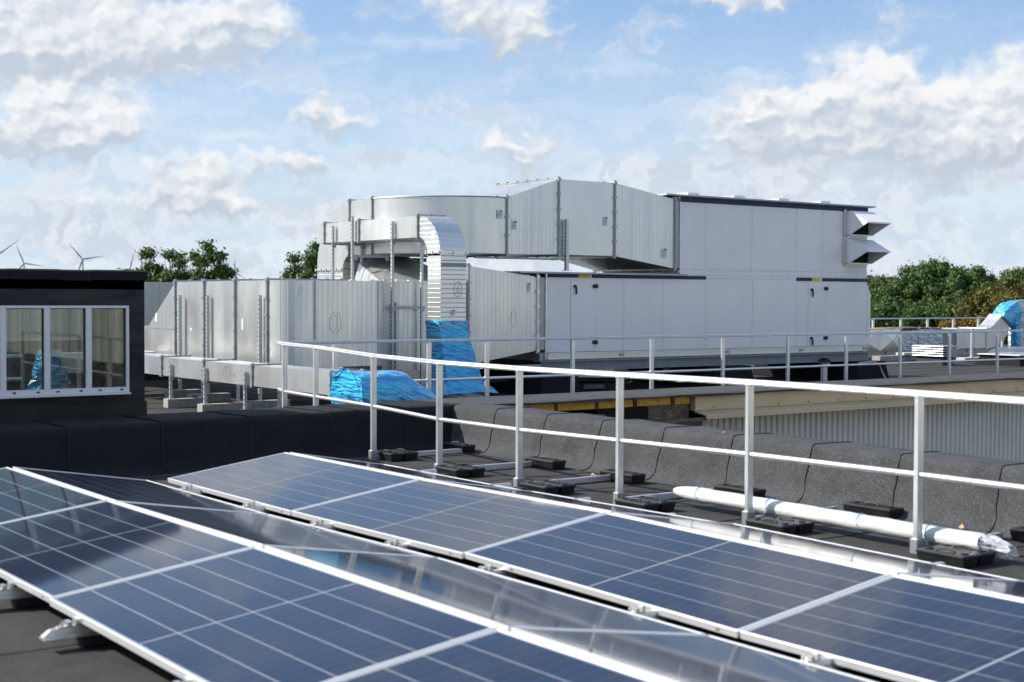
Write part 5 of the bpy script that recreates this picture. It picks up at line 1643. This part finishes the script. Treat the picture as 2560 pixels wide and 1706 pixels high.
# right group
lay('oak_tree', [
    (147.5, 121.6, 4.2, 3.0, 1, 'leaf_dark', 'dark oak beside the white unit, left edge of the big oak group', 70, 210, 0.24, 0.85, 21, 'tree'),
    (149.8, 118.2, 5.9, 3.5, 1, 'leaf_dark', 'big oak left of the tallest one in the oak group', 80, 220, 0.24, 0.85, 32, 'tree'),
    (152.5, 116.6, 6.8, 4.0, 1, 'leaf_dark', 'tallest green oak of the group behind the far guardrail', 100, 220, 0.24, 0.85, 22, 'tree'),
    (152.2, 111.6, 5.9, 3.9, 1, 'leaf_dark', 'big oak right of the tallest one, its crown sloping down', 90, 220, 0.24, 0.85, 23, 'tree'),
    (150.6, 108.6, 4.0, 2.2, 1, 'leaf_dark', 'lower oak at the right end of the big oak group', 60, 200, 0.24, 0.8, 34, 'tree'),
    (140.0, 115.4, 1.9, 3.2, .8, 'leaf_dark', 'low dark tree at the foot of the oaks, beside the white unit', 60, 170, 0.22, 0.8, 30, 'tree'),
    (140.2, 109.2, 1.4, 3.0, .8, 'leaf_dark', 'low dark tree under the middle of the oaks', 44, 160, 0.22, 0.8, 31, 'tree'),
    (141.0, 104.6, 1.6, 3.2, .8, 'leaf_dark', 'low dark tree under the right half of the oaks', 50, 160, 0.22, 0.8, 35, 'tree')])
lay('maple_tree', [
    (140.2, 96.6, 5.2, 2.9, 1, 'leaf_mid', 'yellowing green tree at the right, beside the oaks', 80, 210, 0.22, 0.8, 24, 'tree'),
    (137.5, 93.3, 5.7, 3.2, 1, 'leaf_mid', 'yellow-green tree cut by the right picture edge', 80, 200, 0.22, 0.8, 25, 'tree'),
    (122.9, 87.6, 3.2, 2.7, 1, 'leaf_olive', 'olive-brown autumn tree left of the wrapped duct end', 80, 210, 0.19, 0.68, 26, 'tree'),
    (120.3, 82.2, 3.3, 2.6, 1, 'leaf_olive', 'olive autumn tree low at the right picture edge', 76, 200, 0.19, 0.68, 27, 'tree')])
lay('autumn_shrub', [
    (96.2, 72.6, 0.35, 1.1, 1, 'leaf_orange', 'small orange autumn bush showing over the silver duct', 30, 160, 0.12, 0.42, 28, 'bush'),
    (98.9, 72.4, 0.55, 1.1, 1, 'leaf_orange', 'orange autumn bush at the foot of the olive tree', 34, 160, 0.12, 0.45, 29, 'bush'),
    (102.0, 72.7, 0.7, 1.3, 1, 'leaf_olive', 'olive-orange autumn bush left of the wrapped duct end', 36, 160, 0.12, 0.45, 36, 'bush')])
lay('far_tree', [(254.5, 211.0, 6.6, 6.0, 1, 'leaf_far', 'pale far-off tree just right of the white unit', 60, 160, 0.45, 1.5, 33, 'tree')])

t = thing('brick_building', 'red brick building glimpsed through the oak branches', 'building', (165, 128, G0))
simple('red_brick', (0.26, 0.075, 0.045), 0.9, vary=0.2, vscale=3.0)
M_ = MB(); M_.box(158, 178, 122, 130, G0, 2.2); build('wall', M_, 'red_brick', t)
s = MB(); s.prism([(157.5, 121.5, 2.2), (157.5, 130.5, 2.2), (157.5, 126, 4.2)], (21, 0, 0)); build('roof', s, 'felt_black', t)
for i in range(7):
    build('window', box(159.2 + i * 2.6, 160.4 + i * 2.6, 121.95, 122.0, -1.0, 0.6), 'window_glass', t)
# low white building glimpsed between duct and window box
t = thing('shed_building', 'low dark-edged shed far behind, seen in the gap beside the window box', 'building', (16, 55, G0))
build('wall', MB().box(10, 30, 55, 60, G0, -0.4), 'pale_cladding', t); build('roof', MB().box(9.5, 30.5, 54.5, 60.5, -0.4, -0.1), 'felt_black', t)

# wind turbines on the horizon
TB = [((907.4, 3172.8, 90.4), 62, 52, 'wind turbine cut by the left picture edge'), ((990.2, 3252.6, 76.8), 44, -22, 'second wind turbine from the left, above the window box'),
      ((980.4, 2835.3, 77.3), 42, -40, 'biggest whole wind turbine, above the right half of the window box'), ((1280.2, 3364.7, 71.2), 42, 14, 'pale wind turbine half behind the left airy tree'),
      ((1762.8, 3812.2, 76.0), 38, 4, 'faint wind turbine just right of the airy trees')]
for (hx, hy, hz), R_, a0, lab in TB:
    t = thing('wind_turbine', lab, 'wind turbine', (hx, hy, G0), 'wind turbines on the horizon')
    build('tower', MB().tube([(hx, hy, G0), (hx, hy, hz)], [2.6, 1.5], 10), 'turbine_hazed', t)
    d = Vector((hx, hy, 0)).normalized(); rt = Vector((d.y, -d.x, 0))
    nc = Vector((hx, hy, hz))
    build('nacelle', MB().bar(nc - d * 4, nc + d * 5, 3.6, 3.6), 'turbine_hazed', t)
    for k in range(3):
        an = rad(a0 + 120 * k)
        v = rt * math.sin(an) + Vector((0, 0, 1)) * math.cos(an)
        w_ = v.cross(d)
        s = MB(); o_ = nc - d * 4.5
        s.loft([[o_ + v * L_ + w_ * (c_ * 0.5 * i1) + d * (th * i2) for i1, i2 in ((-1, -1), (1, -1), (1, 1), (-1, 1))] for L_, c_, th in ((0, 1.8, 0.9), (R_ * 0.2, 3.4, 0.5), (R_ * 0.6, 2.0, 0.3), (R_, 0.6, 0.12))])
        build('blade', s, 'turbine_hazed', t)

# far tower crane between the ducts
t = thing('tower_crane', 'faint far-off lattice tower crane between the ducts', 'crane', (290, 545, G0))
dv = Vector((287.5, 540, 0)).normalized(); rt = Vector((dv.y, -dv.x, 0))
cpos = Vector((292, 548, 0))
s = MB()
for sx in (-1, 1):
    s.bar(cpos + rt * sx, cpos + rt * sx + Vector((0, 0, 14.2)), 0.25, 0.25)
for i in range(8):
    s.bar(cpos + rt * (-1 if i % 2 else 1) + Vector((0, 0, i * 1.75)), cpos + rt * (1 if i % 2 else -1) + Vector((0, 0, i * 1.75 + 1.75)), 0.18, 0.18)
build('mast', s, 'crane_steel', t)
s = MB()
j0 = cpos - rt * 14 + Vector((0, 0, 14.3)); j1 = cpos + rt * 26 + Vector((0, 0, 14.3))
s.bar(j0, j1, 0.25, 0.25); s.bar(j0 + Vector((0, 0, 1.3)), j1 + Vector((0, 0, 1.0)), 0.2, 0.2)
for i in range(20):
    a = j0.lerp(j1, i / 20); c = j0.lerp(j1, (i + 1) / 20)
    s.bar(a + Vector((0, 0, 1.3 * (i % 2))), c + Vector((0, 0, 1.2 * ((i + 1) % 2))), 0.15, 0.15)
build('jib', s, 'crane_steel', t)
